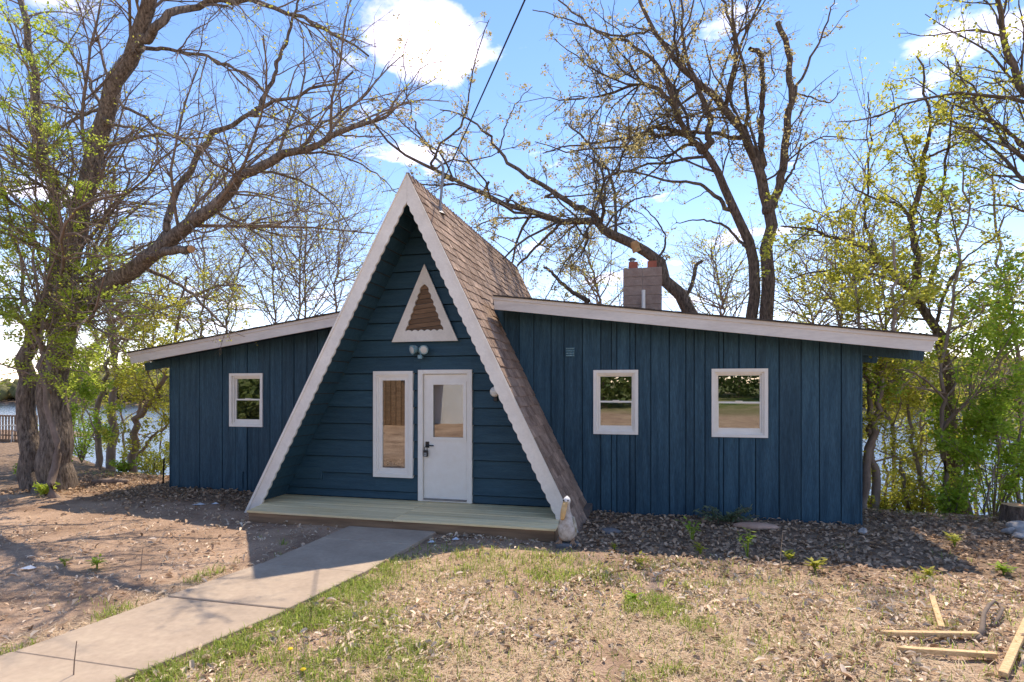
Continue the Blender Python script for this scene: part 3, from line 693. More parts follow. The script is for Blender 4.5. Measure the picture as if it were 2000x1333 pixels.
for t in np.linspace(0, 1, 9):
    c = Vector((bx-.012-.03*t, by-.062-.055*math.sin(t*2.2)-.01, .562-.205*t)); wd = .030+.012*math.sin(t*2.6)-.012*t
    bill.append([c+Vector((wd*math.cos(2*math.pi*k/12), .016*(1-.4*t)*math.sin(2*math.pi*k/12)*1.3, .012*math.sin(2*math.pi*k/12))) for k in range(12)])
MB().loft(bill).build('bill', M['bird_bill'], st, smooth=True)
for s_ in (-1, 1):
    rings = []
    for t in np.linspace(0, 1, 12):
        z_ = .365-.245*t; r_ = .058*math.sin(math.pi*min(1, t*.92+.1))**.7
        c = Vector((bx+s_*(.050+.046*math.sin(math.pi*(t*.62+.08))), by+.012+.015*t, z_))
        rings.append([c+Vector((s_*.026*math.cos(2*math.pi*k/12), (r_+.01)*math.sin(2*math.pi*k/12), 0)) for k in range(12)])
    MB().loft(rings).build('wing', M['bird_wing'], st, smooth=True)
    ft = MB()
    for d in (-.5, 0, .5): ft.tube([(bx+s_*.075, by-.03, .075), (bx+s_*.082+d*.03, by-.07, .058), (bx+s_*.088+d*.075, by-.118, .05)], [.022,.016,.007], 8)
    ft.tube([(bx+s_*.066, by-.02, .12), (bx+s_*.075, by-.035, .06)], [.03,.022], 10).build('foot', M['bird_foot'], st, smooth=True)
rings = []
for z_, sc_ in ((-.02,1.0),(.03,1.02),(.045,.97),(.053,.86)):
    rings.append([Vector((bx+.15*sc_*math.cos(a_)*(1+.06*math.sin(3*a_+1)), by-.01+.14*sc_*math.sin(a_)*(1+.05*math.sin(4*a_)), z_)) for a_ in np.linspace(0, 2*math.pi, 24, endpoint=False)])
MB().loft(rings).build('base', M['bird_base'], st, bevel=0)

# ------------------------------------------------------------------ loose things on the ground
def G(x, y): return float(hgt(x, y))
def board(a, b_, wd, h, label, tip=0):
    a = Vector((*a[:2], 0)); b_ = Vector((*b_[:2], 0)); d = (b_-a).normalized(); s_ = Vector((-d.y, d.x, 0))*wd/2
    za, zb_ = G(a.x, a.y)+.02, G(b_.x, b_.y)+.02
    m_ = MB(); sec = []
    pts = [(a, za)]+([(a+d*tip, za)] if tip else [])+[(b_, zb_)]
    for k, (p, z_) in enumerate(pts):
        f_ = .12 if (tip and k == 0) else 1
        sec.append([p+s_*f_+Vector((0,0,z_)), p-s_*f_+Vector((0,0,z_)), p-s_*f_+Vector((0,0,z_+h)), p+s_*f_+Vector((0,0,z_+h))])
    return tag(m_.loft(sec).build('lumber_offcut', M['lumber'], bevel=.003), label, 'lumber', 'pale lumber offcuts on the lawn')
board((2.202,5.31), (2.434,6.06), .044, .036, 'pale wooden stake pointing away towards the house, rearmost offcut')
board((1.70,5.115), (2.43,5.265), .044, .036, 'pale pointed wooden stake touching the bent grey branch', .09)
board((1.71,4.825), (2.385,4.935), .044, .036, 'pale pointed wooden stake lying alone in front of the other offcuts', .07)
board((2.262,4.59), (2.95,5.64), .052, .036, 'pale wooden board running out of the right edge of the picture')
def at_g(px, py, dz=0): p = gz(px, py); return (p[0], p[1], G(p[0], p[1])+dz)
br = MB().tube([at_g(1912,1253,.02), at_g(1918,1246,.06), at_g(1922,1228,.11), at_g(1932,1218,.13), at_g(1942,1208,.12), at_g(1951,1205,.09)], [.034,.02,.017,.016,.012,.007], 8)
br.tube([at_g(1950,1206,.09), at_g(1958,1211,.07), at_g(1950,1222,.04), at_g(1941,1232,.02)], [.011,.015,.014,.012], 8).tube([at_g(1906,1256,.01), at_g(1914,1254,.025), at_g(1922,1255,.01)], [.014,.03,.012], 8)
tag(br.build('bent_branch', M['twig'], smooth=True), 'crooked grey branch lying at the end of a stake', 'branch')
tag(MB().tube([at_g(1800,1259,.03), at_g(1830,1252,.05), at_g(1866,1243,.07)], [.006,.006,.003], 6).build('stick', M['twig']), 'thin dry stick lying across the pointed stake', 'stick')
def rock(c, r, m, label, name='rock', seed=0, flat=.6):
    import bmesh
    bm = bmesh.new(); bmesh.ops.create_icosphere(bm, subdivisions=3, radius=1)
    rr = np.random.default_rng(seed); k = rr.normal(size=(7,3)); ph = rr.uniform(0, 6, 7)
    for v in bm.verts:
        p = np.array(v.co); q = 1+.13*sum(math.sin(2.2*float(k[i]@p)+ph[i]) for i in range(7))/2
        v.co = Vector((p[0]*r[0]*q, p[1]*r[1]*q, p[2]*r[2]*q*(1 if p[2] > 0 else flat)))
    me = bpy.data.meshes.new(name); bm.to_mesh(me); bm.free()
    for p in me.polygons: p.use_smooth = True
    o = link_mesh(name, me, m); o.location = c; return tag(o, label, 'rock')
p = at_g(1478,1036); rock((p[0], p[1], p[2]+.02), (.30,.13,.06), M['sand_rock'], 'flat pink sandstone slab beside the juniper', seed=1)
p = at_g(1192,1042); rock((p[0], p[1], p[2]+.0), (.17,.12,.05), M['grey_rock'], 'flat dark grey stone to the right of the pelican', seed=2)
p = at_g(1375,1022); rock((p[0], p[1], p[2]+.03), (.05,.05,.045), M['sand_rock'], 'small brown stone left of the juniper near the wall', seed=3)
p = at_g(1686,1046); rock((p[0], p[1], p[2]+.03), (.06,.05,.07), M['rock'], 'small upright grey stone at the right corner of the house', seed=4)
for k, (px, py, r_) in enumerate(((1990,1040,.12),(1975,1045,.08),(2003,1050,.11),(1990,1053,.07))):
    p = at_g(px, py); rock((p[0], p[1], p[2]+r_*.45), (r_*1.2, r_, r_*.75), M['rock'], ['largest pale stone in front of the tree stump','small pale stone left in the heap by the stump','pale stone cut by the right edge of the picture','lowest pale stone of the heap by the stump'][k], seed=10+k)
# stump
sx, sy, _ = gz(1985, 1030); sy += .35; sx += .22; sg = G(sx, sy)
sp = empty('tree_stump', (sx, sy, sg), 'sawn brown tree stump at the right edge of the picture', 'stump')
rings = []
for z_, r_ in ((-.1,.27),(.04,.23),(.14,.21),(.27,.20)):
    rings.append([Vector((sx+r_*(1+.07*math.sin(5*a_+z_*3)+.04*math.sin(11*a_))*math.cos(a_), sy+r_*(1+.07*math.sin(5*a_+z_*3)+.04*math.sin(11*a_))*math.sin(a_), sg+z_)) for a_ in np.linspace(0, 2*math.pi, 36, endpoint=False)])
MB().loft(rings, False).build('bark', M['bark_oak'], sp, smooth=True)
MB().add([v+Vector((0,0,.002)) for v in rings[-1]], [tuple(range(36))]).build('cut_face', M['cutwood'], sp)
# fallen log, metal stake, scraps
a = at_g(180, 953, .04); b_ = at_g(250, 951, .05)
tag(MB().tube([a, [(a[i]+b_[i])/2+.02*(i == 2) for i in range(3)], b_], [.05,.055,.045], 12).build('fallen_log', M['bark_young'], smooth=True), 'short pale log lying on the bluff edge left of the house', 'log')
a = at_g(318, 951); tag(MB().bar((a[0],a[1],a[2]-.1), (a[0]+.03,a[1],a[2]+.52), .035, .01).bar((a[0]+.03,a[1]-.006,a[2]+.50),(a[0]+.06,a[1]-.006,a[2]+.505), .02, .02).build('metal_stake', M['black']), 'thin dark steel stake standing left of the house corner', 'stake')
for k, (px, py, s_) in enumerate(((388,992,.10),(420,990,.06),(600,997,.05),(508,1000,.05),(55,1117,.08),(843,1062,.05),(890,1058,.05))):
    p = at_g(px, py, .012); m_ = MB().add([(p[0]-s_, p[1]-s_*.4, p[2]), (p[0]+s_*.9, p[1]-s_*.5, p[2]+.01), (p[0]+s_, p[1]+s_*.4, p[2]+.004), (p[0], p[1]+s_*.3, p[2]+.03), (p[0]-s_*.8, p[1]+s_*.5, p[2]+.006)], [(0,1,3),(1,2,3),(0,3,4)])
    lab = ['longest white paper scrap on the soil left of the deck','short white scrap right of the longest scrap left of the deck','white scrap just left of the deck corner','white scrap on the soil between tree and deck','white chip on the soil at the far left','white scrap on the shaded soil right of the walk','white crumb nearest the deck right of the walk'][k]
    tag(m_.build('paper_scrap', M['paper']), lab, 'scrap', 'white scraps on the soil')
p = at_g(1382, 1240, .015); tag(MB().bar((p[0]-.02,p[1]+.12,p[2]), (p[0]+.05,p[1]-.12,p[2]+.01), .09, .02).build('bark_slab', M['oldwood'], bevel=.004), 'brown slab of bark lying in the foreground thatch', 'bark')

# ------------------------------------------------------------------ scatter: leaf litter, straw, grass
def scatter(n, x0, x1, y0, y1, dens):
    x = rng.uniform(x0, x1, n); y = rng.uniform(y0, y1, n); k = rng.random(n) < dens(x, y)
    x, y = x[k], y[k]; l, r = path_edges(y); ok = ~((x > l-.015) & (x < r+.015) & (y < 7.32))
    ok &= ~((x > -5.9) & (x < -1.0) & (y > 7.28)) & ~((x > -9.1) & (x < 2.84) & (y > YW-.04))
    ok &= ~((np.hypot(x-bx, y-by) < .17))
    return x[ok], y[ok]
def leaves_mesh(name, P, size, m, parent=None, up=.5, kind='stuff', asp=.5, curl=.25):
    """folded leaf: 6 corners, two quads"""
    n = len(P)
    nrm = rng.normal(size=(n,3)); nrm[:,2] = np.abs(nrm[:,2])*1+up*3; nrm /= np.linalg.norm(nrm, axis=1)[:,None]
    d = np.cross(nrm, rng.normal(size=(n,3))); d /= np.linalg.norm(d, axis=1)[:,None]+1e-9; s_ = np.cross(nrm, d)
    sz = np.asarray(size)[:,None]*np.ones((n,1))
    c = (curl*rng.uniform(.2, 1.2, n))[:,None]
    V = np.stack([P-d*sz*.5, P+d*sz*.5+nrm*sz*c*.4, P-d*sz*.12+s_*sz*asp*.5+nrm*sz*c*.5, P+d*sz*.28+s_*sz*asp*.38+nrm*sz*c*.6, P-d*sz*.12-s_*sz*asp*.5+nrm*sz*c*.5, P+d*sz*.28-s_*sz*asp*.38+nrm*sz*c*.6], 1).reshape(-1,3)
    i = np.arange(n)[:,None]*6
    o = fast_mesh(name, V, [np.concatenate([i+np.array([[0,2,3,1]]), i+np.array([[0,1,5,4]])])], m, parent)
    return tag(o, kind=kind) if kind else o
def blades(name, x, y, h, wd, m, lean=.5, flat=False):
    n = len(x); z = hgt(x, y); a = rng.uniform(0, 2*math.pi, n); ln = lean*rng.uniform(.3, 1.3, n)
    B = np.stack([x, y, z], 1); dr = np.stack([np.cos(a), np.sin(a), np.zeros(n)], 1); sd = np.stack([-np.sin(a), np.cos(a), np.zeros(n)], 1)*wd[:,None]/2
    if flat:
        B[:,2] += rng.uniform(.002, .03, n); tilt = rng.normal(0, .12, n)
        e = B+dr*h[:,None]+np.array((0,0,1))*(h*tilt)[:,None]
        V = np.stack([B-sd, B+sd, e+sd, e-sd], 1).reshape(-1,3); i = np.arange(n)[:,None]*4
        return tag(fast_mesh(name, V, [i+np.array([[0,1,2,3]])], m), kind='stuff')
    mid = B+dr*(h*ln*.35)[:,None]+np.array((0,0,1))*(h*.6)[:,None]; tp = B+dr*(h*ln)[:,None]+np.array((0,0,1))*(h*(1-.25*ln))[:,None]
    V = np.stack([B-sd, B+sd, mid+sd*.7, mid-sd*.7, tp], 1).reshape(-1,3); i = np.arange(n)[:,None]*5
    return tag(fast_mesh(name, V, [i+np.array([[0,1,2,3]]), i+np.array([[3,2,4]])], m), kind='stuff')
def d_lit(x, y):
    mu, th = zones(x, y); l, r = path_edges(y)
    right = sstep(r, r+.3, x)
    base = mu*.95+(1-mu)*(right*(.10+.55*sstep(.42, .7, fbm(x*.9, y*.9, 41))*sstep(-1.5, .5, x))+(1-right)*.05)
    return np.clip(base*(.4+.9*fbm(x*3, y*3, 43)), 0, 1)
x, y = scatter(64000, -12, 7, 2.6, 11.5, d_lit)
P = np.stack([x, y, hgt(x, y)+rng.uniform(.004, .03, len(x))], 1)
leaves_mesh('leaf_litter', P, rng.uniform(.035, .085, len(x)), M['litter'], up=.45, asp=.55, curl=.5)
def d_pale(x, y):
    mu, th = zones(x, y); l, r = path_edges(y); right = sstep(r, r+.25, x)
    return np.clip((1-mu)*(right*(.06+1.1*sstep(.44, .6, fbm(x*.9+7, y*.9, 45)))+(1-right)*.10)*(.12+1.1*sstep(.36, .64, fbm(x*4, y*4, 46))), 0, 1)
x, y = scatter(120000, -9, 5.5, 2.6, 8.0, d_pale)
P = np.stack([x, y, hgt(x, y)+rng.uniform(.003, .03, len(x))], 1)
leaves_mesh('pale_leaf_litter', P, rng.uniform(.012, .05, len(x))*rng.choice([.5,.8,1,1,1.3,1.9], len(x)), M['litter_pale'], up=.8, asp=.42, curl=.9)
def d_str(x, y):
    mu, th = zones(x, y); return np.clip(th*(.35+.9*fbm(x*2, y*2, 51))*sstep(9, 4, y)+.05*(1-mu), 0, 1)
x, y = scatter(150000, -9, 5.5, 2.6, 7.6, d_str)
blades('dry_thatch', x, y, rng.uniform(.04, .15, len(x)), rng.uniform(.002, .005, len(x)), M['straw'], flat=True)
def d_grs(x, y):
    mu, th = zones(x, y); l, r = path_edges(y)
    e = sstep(.75, .05, x-r+(fbm(x*3, y*3, 61)-.5)*.7)*(x > r)*sstep(6.4, 5.2, y)
    pat = (.02+sstep(.48, .70, .6*fbm(x*1.5, y*1.5, 63)+.4*fbm(x*5, y*5, 68)))*(x > r)*(1-mu)*.7*sstep(7.2, 5.2, y)*(.1+1.3*fbm(x*8, y*8, 65))*sstep(-.2, .5, .9-.35*np.abs(x+1.2))+.03*(x > r)*(1-mu)
    pat = np.maximum(pat, .5*sstep(.6, .75, fbm(x*1.5, y*1.5, 63))*sstep(1.6, 2.6, x)*(y < 8))
    lf = .25*sstep(.62, .72, fbm(x*2.2, y*2.2, 64))*(x < l)*sstep(1.2, .1, l-x)
    back = .5*sstep(.5, .7, fbm(x, y, 66))*sstep(9.6, 10.6, y)
    return np.clip(e*sstep(.25, .75, fbm(x*6, y*6, 67))+pat+lf+back, 0, 1)*np.where(y > 9, .6, 1)
x, y = scatter(200000, -13, 7, 2.6, 11.6, d_grs)
blades('grass', x, y, rng.uniform(.03, .10, len(x)), rng.uniform(.004, .008, len(x)), M['grass'], .9)
def d_near(x, y): return np.clip(d_grs(x, y)*1.5, 0, 1)
x, y = scatter(170000, -4.7, 4.6, 2.6, 6.8, d_near)
blades('grass', x, y, rng.uniform(.03, .11, len(x)), rng.uniform(.005, .009, len(x)), M['grass'], 1.0)
# fallen twigs
x, y = scatter(240, -10, 5, 3, 9.2, lambda x, y: .7+0*x); mb = MB()
for a_, b2 in zip(x, y):
    th_ = random.uniform(0, 6.28); L_ = random.uniform(.06, .3); q = [(a_+L_*t*math.cos(th_+t*.5), b2+L_*t*math.sin(th_+t*.5), G(a_+L_*t*math.cos(th_), b2+L_*t*math.sin(th_))+.012+.03*random.random()) for t in (0,.5,1)]
    mb.tube(q, [.004,.0035,.002], 4)
tag(mb.build('fallen_twigs', M['twig']), kind='stuff')

# small plants one can point at
def sprout(px, py, h, n, label, m='leaf_grn', lw=.06, name='weed', cat='weed', stem=True):
    p = at_g(px, py); e_ = empty(name, p, label, cat, 'weeds in front of the house')
    rr = random.Random(int(px*7+py)); tops = []
    mb = MB(); lm = MB()
    for k in range(n):
        a_ = rr.uniform(0, 6.28); q = rr.uniform(.15, .5)*h; hh = h*rr.uniform(.55, 1)
        tip = (p[0]+q*math.cos(a_), p[1]+q*math.sin(a_), p[2]+hh)
        mid_ = (p[0]+q*.3*math.cos(a_), p[1]+q*.3*math.sin(a_), p[2]+hh*.6)
        mb.tube([(p[0], p[1], p[2]-.01), mid_, tip], [.004,.003,.0015], 5)
        for j in range(4):
            t = .4+.2*j; c = Vector(mid_).lerp(Vector(tip), min(1, max(0, (t-.5)*2))); a2 = rr.uniform(0, 6.28); L_ = lw*rr.uniform(.6, 1.2)
            d = Vector((math.cos(a2), math.sin(a2), rr.uniform(-.1, .6))).normalized(); s_ = d.cross(Vector((0,0,1))).normalized()*L_*.22
            lm.add([c, c+d*L_*.5+s_, c+d*L_, c+d*L_*.5-s_], [(0,1,2,3)])
    mb.build('stem', M['leaf_grn'], e_); lm.build('foliage', M[m], e_)
sprout(1352, 1062, .30, 9, 'tallest feathery green weed in the shaded mulch by the house', lw=.08)
sprout(1460, 1092, .34, 7, 'upright pale green weed at the edge of the shade', 'leaf_grn', .10)
sprout(1368, 1086, .13, 6, 'small bright rosette weed just inside the shade', 'leaf_yel', .09)
sprout(1252, 1112, .13, 6, 'low yellow-green weed in the sun right of the pelican', 'leaf_yel', .07)
sprout(1540, 1100, .13, 9, 'weed clump in the sun in front of the two right windows', 'leaf_yel', .08)
sprout(1592, 1118, .16, 12, 'broad weed clump in the sun below the right window', 'leaf_yel', .09)
sprout(1200, 1080, .09, 5, 'tiny weed nearest the pelican', 'leaf_yel', .06)
sprout(1235, 1175, .10, 9, 'low leafy weed in the middle of the dry lawn', 'leaf_grn', .08)
sprout(190, 1110, .13, 8, 'leafy weed on the bare soil left of the walk', 'leaf_grn', .09)
sprout(127, 1110, .10, 5, 'thin seedling further left on the bare soil', 'leaf_grn', .06)
sprout(1815, 1130, .12, 9, 'weed clump above the offcuts on the right', 'leaf_yel', .08)
sprout(1960, 1125, .12, 14, 'wide weed patch at the right edge of the lawn', 'leaf_grn', .09)
sprout(1865, 1070, .16, 10, 'bright weed on the edge of the shaded mound at right', 'leaf_yel', .10)
for k, (px, py, h) in enumerate(((1523,1118,.42),(1330,1008,.0),(143,1333,.28),(262,1100,.0),(275,1110,.25))):
    if not h: continue
    p = at_g(px, py); tag(MB().tube([p, (p[0]+.01,p[1],p[2]+h*.5), (p[0]+.03,p[1],p[2]+h)], [.005,.004,.003], 5).build('dry_stalk', M['straw'] if k == 0 else M['twig']), ['tall straw-coloured dead stalk in front of the right window','','dark dead stalk on the walk at the bottom left','','thin dark dead stalk on the bare soil left of the walk'][k], 'stalk')
for k, (px, py) in enumerate(((567,1288),(592,1330))):
    p = at_g(px, py); dn = empty('dandelion', p, ['yellow dandelion nearer the walk','yellow dandelion at the very bottom of the picture'][k], 'dandelion', 'dandelions in the grass')
    MB().tube([p, (p[0],p[1],p[2]+.06)], .003, 5).build('stem', M['grass'], dn)
    MB().lathe([(0,.06),(.014,.062),(.02,.07),(.012,.076),(0,.078)], p, n=12).build('flower', M['yellow'], dn)
# juniper by the wall
p = at_g(1418, 1026); ju = empty('juniper_bush', p, 'low dull green juniper sprig against the right wing wall', 'bush')
mb = MB(); tips = []
for k in range(26):
    a_ = random.uniform(-.3, 3.5); L_ = random.uniform(.12, .38); q = np.array((p[0]+L_*math.cos(a_)*1.2, p[1]-.35*L_*abs(math.sin(a_)), p[2]+.05+random.uniform(.04, .24)))
    mb.tube([p, (np.array(p)+q)/2+np.array((0,0,.03)), q], [.006,.004,.002], 5)
    for t in np.linspace(.3, 1, 14): tips.append(np.array(p)+(q-np.array(p))*t+rng.normal(0, .018, 3)+np.array((0,0,.03*4*t*(1-t))))
mb.build('stem', M['twig'], ju)
leaves_mesh('foliage', np.array(tips), rng.uniform(.05, .10, len(tips)), M['juniper'], ju, up=.1, kind=None, asp=.35)
ju_children = [c for c in ju.children if c.name.startswith('foliage')]

# ------------------------------------------------------------------ trees
def catmull(pts, n):
    P = np.array(pts, float); P = np.vstack([2*P[0]-P[1], P, 2*P[-1]-P[-2]]); out = []
    t = np.linspace(0, len(pts)-1-1e-6, n)
    for q in t:
        i = int(q); f_ = q-i; p0, p1, p2, p3 = P[i:i+4]
        out.append(.5*((2*p1)+(-p0+p2)*f_+(2*p0-5*p1+4*p2-p3)*f_**2+(-p0+3*p1-3*p2+p3)*f_**3))
    return np.array(out)
def tubes(Pn, Rn, sides, rough=0):
    """(N,k,3) centre lines and (N,k) radii to vertices and quads"""
    N, K, _ = Pn.shape
    T = np.gradient(Pn, axis=1); T /= np.linalg.norm(T, axis=2)[...,None]+1e-9
    ref = np.where(np.abs(T[:,:1,2:3]) < .8, np.array([[[0,0,1.]]]), np.array([[[1.,0,0]]])); ref = np.broadcast_to(ref, T.shape)
    S = np.cross(T, ref); S /= np.linalg.norm(S, axis=2)[...,None]+1e-9; U = np.cross(T, S)
    a = np.arange(sides)*2*math.pi/sides
    rad = Rn[:,:,None]*np.ones(sides)
    if rough:
        kk = np.arange(K)
        for i in range(N):
            A, KK = np.meshgrid(a, kk)
            rad[i] *= 1+rough*(2*fbm(np.cos(A)*3+9*i+40+np.sin(A*2)*.6, np.sin(A)*3+KK*.10, 77+i, 3)-1)+rough*.55*np.sin(A*13+2.2*np.sin(KK*.23+i)+3*fbm(np.cos(A)*2+5, KK*.07, 5+i))
    V = Pn[:,:,None,:]+(S[:,:,None,:]*np.cos(a)[None,None,:,None]+U[:,:,None,:]*np.sin(a)[None,None,:,None])*rad[...,None]
    base = (np.arange(N)[:,None,None]*K+np.arange(K-1)[None,:,None])*sides; j = np.arange(sides)[None,None,:]; j2 = (j+1) % sides
    F_ = np.stack([base+j, base+j2, base+sides+j2, base+sides+j], -1).reshape(-1,4)
    return V.reshape(-1,3), F_
def grow(Pp, Rp, m_per_m, lr, ang, K, trop, wig, tmin=.15, rfac=.6, lmin=.15, lmax=9, seed=0, cap=4000, side=None):
    """children of the branches Pp (N,k,3): vectorised random walks"""
    r = np.random.default_rng(seed)
    seg = np.linalg.norm(np.diff(Pp, axis=1), axis=2); Ls = seg.sum(1)
    cnt = np.maximum(0, np.round(Ls*m_per_m*r.uniform(.7, 1.3, len(Ls)))).astype(int)
    if cnt.sum() > cap: cnt = np.floor(cnt*cap/cnt.sum()+r.random(len(cnt))).astype(int)
    par = np.repeat(np.arange(len(Ls)), cnt); m_ = len(par)
    if m_ == 0: return np.zeros((0,K,3)), np.zeros((0,K))
    t = r.uniform(tmin, 1, m_)*(Pp.shape[1]-1.001); i = t.astype(int); f_ = (t-i)[:,None]
    p = Pp[par,i]*(1-f_)+Pp[par,i+1]*f_; tg = Pp[par,i+1]-Pp[par,i]; tg /= np.linalg.norm(tg, axis=1)[:,None]+1e-9
    rp = Rp[par,i]*(1-f_[:,0])+Rp[par,i+1]*f_[:,0]
    rd = r.normal(size=(m_,3)); rd -= tg*(rd*tg).sum(1)[:,None]; rd /= np.linalg.norm(rd, axis=1)[:,None]+1e-9
    an = np.radians(r.uniform(ang[0], ang[1], m_))[:,None]
    d = tg*np.cos(an)+rd*np.sin(an)
    L = np.clip(Ls[par]*lr*r.uniform(.45, 1.15, m_)*(1.15-.75*t/(Pp.shape[1]-1)), lmin, lmax)
    r0 = np.minimum(rp*rfac, .0022+L*.0095)
    st = (L/(K-1))[:,None]; out = [p]; 
    for k in range(K-1):
        d = d+r.normal(0, wig, (m_,3))+np.array((0,0,trop))*st*1.0
        d /= np.linalg.norm(d, axis=1)[:,None]; p = p+d*st; out.append(p)
    return np.stack(out, 1), r0[:,None]*np.linspace(1, .28, K)[None]
def on_branches(Pp, n, r, tmin=.2, jit=.03):
    i = r.integers(0, len(Pp), n); t = r.uniform(tmin, 1, n)*(Pp.shape[1]-1.001); k = t.astype(int); f_ = (t-k)[:,None]
    return Pp[i,k]*(1-f_)+Pp[i,k+1]*f_+r.normal(0, jit, (n,3))
def tree(name, label, limbs, bark, leaf, seed, lv=((2.2,.34,(30,65),.10,.16),(4,.42,(30,65),.05,.2),(6,.45,(25,60),.0,.22)), nleaf=3000, lsize=(.03,.07), rough=0, sides=10, cap=(300,1500,2500), group=None, jit=.04, limb_rough=.04, cat='tree', leaf_t=.3, cluster=1):
    """limbs: (list of 3-D points, r_start, r_end). Everything hangs on these traced limbs."""
    r = np.random.default_rng(seed)
    base = limbs[0][0][0]
    e_ = empty(name, (float(base[0]), float(base[1]), float(base[2])), label, cat, group)
    K = 26; LP = []; LRd = []
    for pts, r0, r1 in limbs:
        if LP and r0 < .15:
            allp = np.concatenate(LP); dd = np.linalg.norm(allp-np.array(pts[0]), axis=1)
            if .02 < dd.min() < .7: pts = [allp[dd.argmin()]]+list(pts)
        c = catmull(pts, K); ln = np.linalg.norm(np.diff(c, axis=0), axis=1).sum()
        c[1:-1] += r.normal(0, 1, (K-2,3))*min(.035, ln*.006)
        LP.append(c); LRd.append(np.linspace(0, 1, K)**.68*(r1-r0)+r0)
    LP = np.stack(LP); LRd = np.stack(LRd)
    big = LRd[:,0] > .1
    Vs, Fs, off = [], [], 0
    for sel, s_ in ((big, sides*2 if rough else sides), (~big, max(6, sides-3))):
        if sel.any():
            if rough and s_ > 12:
                KK = 110; q = np.linspace(0, K-1.001, KK); i = q.astype(int); f_ = (q-i)[None,:,None]
                PP = LP[sel][:,i]*(1-f_)+LP[sel][:,i+1]*f_; RR = LRd[sel][:,i]*(1-f_[...,0])+LRd[sel][:,i+1]*f_[...,0]
                arc = np.concatenate([np.zeros((len(PP),1)), np.cumsum(np.linalg.norm(np.diff(PP, axis=1), axis=2), 1)], 1)
                RR = RR.copy(); RR[:2] *= 1+.32*np.exp(-arc[:2]/.3)        # root flare
                V, F_ = tubes(PP, RR, s_, rough)
            else: V, F_ = tubes(LP[sel], LRd[sel], s_, limb_rough)
            Vs.append(V); Fs.append(F_+off); off += len(V)
    fast_mesh('trunk', np.concatenate(Vs), [np.concatenate(Fs)], bark, e_, smooth=True)
    P, Rr = LP, LRd; Vs, Fs, off = [], [], 0; last = None
    for q, (dens, lr, ang, trop, wig) in enumerate(lv):
        C, CR = grow(P, Rr, dens, lr, ang, (9,6,4)[q], trop, wig, tmin=.34 if q == 0 else .12, seed=seed*10+q, cap=cap[q], lmax=(4.5,1.7,.7)[q], lmin=(.5,.2,.1)[q])
        if len(C) == 0: break
        V, F_ = tubes(C, CR, (6,4,3)[q]); Vs.append(V); Fs.append(F_+off); off += len(V)
        P, Rr = C, CR; last = C if last is None or q > 0 else last
        if q == 1: second = C
    cr_ = fast_mesh('crown', np.concatenate(Vs), [np.concatenate(Fs)], M['twig_dark'] if bark is M['bark_oak'] else (M['twig'] if bark is not M['bark_young'] else bark), e_, smooth=True)
    if nleaf:
        pts = on_branches(last, nleaf//cluster, r, leaf_t, jit)
        if cluster > 1: pts = np.repeat(pts, cluster, 0)+r.normal(0, .045, (len(pts)*cluster, 3))
        leaves_mesh('foliage', pts, r.uniform(*lsize, len(pts)), leaf, cr_, up=.15, kind=None, asp=.6)
    return e_
def T(Y, *pp):     # traced pixels on a plane Y; an item may carry its own Y
    return [at(p[0], p[1], p[2] if len(p) > 2 else Y) for p in pp]
# big maple left of the house
Yt = 8.5
main = T(Yt, (112,985), (108,940), (106,860), (106,760), (112,690), (125,620), (140,520), (158,420), (185,300), (222,180,8.3), (262,70,8.1), (300,-40,7.9), (330,-200,7.7))
big_tree = tree('maple_tree', 'massive grey-barked tree with leaning limbs left of the house', [
    (main, .325, .09),
    (T(Yt, (70,985), (62,900), (52,800), (52,720), (70,640), (98,540), (110,430), (95,330), (70,230), (60,120), (40,0)), .20, .05),
    (T(Yt, (118,690), (150,610), (215,560,8.3), (300,495,8.2), (390,428,8.1), (470,358,8.0), (545,305,8.0), (640,272,8.0), (720,240,7.9), (770,215,7.9)), .225, .012),
    (T(Yt, (560,300,8.0), (640,300), (720,330), (780,380)), .035, .006), (T(Yt, (590,288,8.0), (650,230), (720,180), (760,120)), .035, .006), (T(Yt, (500,335,8.0), (580,350), (650,400), (700,470)), .035, .006),
    (T(Yt, (300,495,8.2), (322,450,8.3), (345,385,8.4), (395,290,8.4), (450,245,8.4), (510,215,8.3), (600,180,8.2), (690,140,8.2)), .10, .015),
    (T(Yt, (505,218,8.3), (530,160), (552,100), (580,20), (600,-60)), .05, .015),
    (T(Yt, (272,512,8.2), (310,495,8.0), (345,490,7.9), (372,487,7.85)), .075, .062),
    (T(Yt, (280,75,8.1), (320,35,8.0), (380,8), (470,2), (560,20), (640,60), (720,110)), .10, .015),
    (T(Yt, (265,95,8.1), (320,95), (400,110), (470,140), (560,210), (640,270)), .05, .01),
    (T(Yt, (205,240,8.3), (170,150), (120,80), (40,40)), .05, .012),
    (T(Yt, (235,200,8.3), (300,240), (380,300), (430,360), (470,430)), .04, .008),
    (T(Yt, (225,245,8.3), (290,260), (340,320), (380,400)), .035, .008),
    (T(Yt, (195,215,8.3), (150,225), (100,205), (20,190)), .04, .01),
    (T(Yt, (275,520,8.2), (330,545), (385,585), (430,630), (450,650)), .05, .012),
    (T(Yt, (420,412,8.1), (470,440), (520,470), (570,540)), .035, .008),
    (T(Yt, (130,600), (90,520), (40,450), (-20,420)), .06, .015),
    (T(Yt, (100,700), (60,650), (20,600), (-40,560)), .09, .02),
    (T(Yt, (180,590,8.3), (175,520), (215,420), (250,370), (240,300)), .05, .012)],
    M['bark'], M['leaf_yel'], 5, lv=((3.2,.42,(25,60),-.06,.13),(6,.55,(18,50),-.16,.16),(6,.55,(18,45),-.1,.2)), nleaf=8000, lsize=(.025,.05), rough=.03, sides=20, cap=(420,3600,11000), jit=.02)
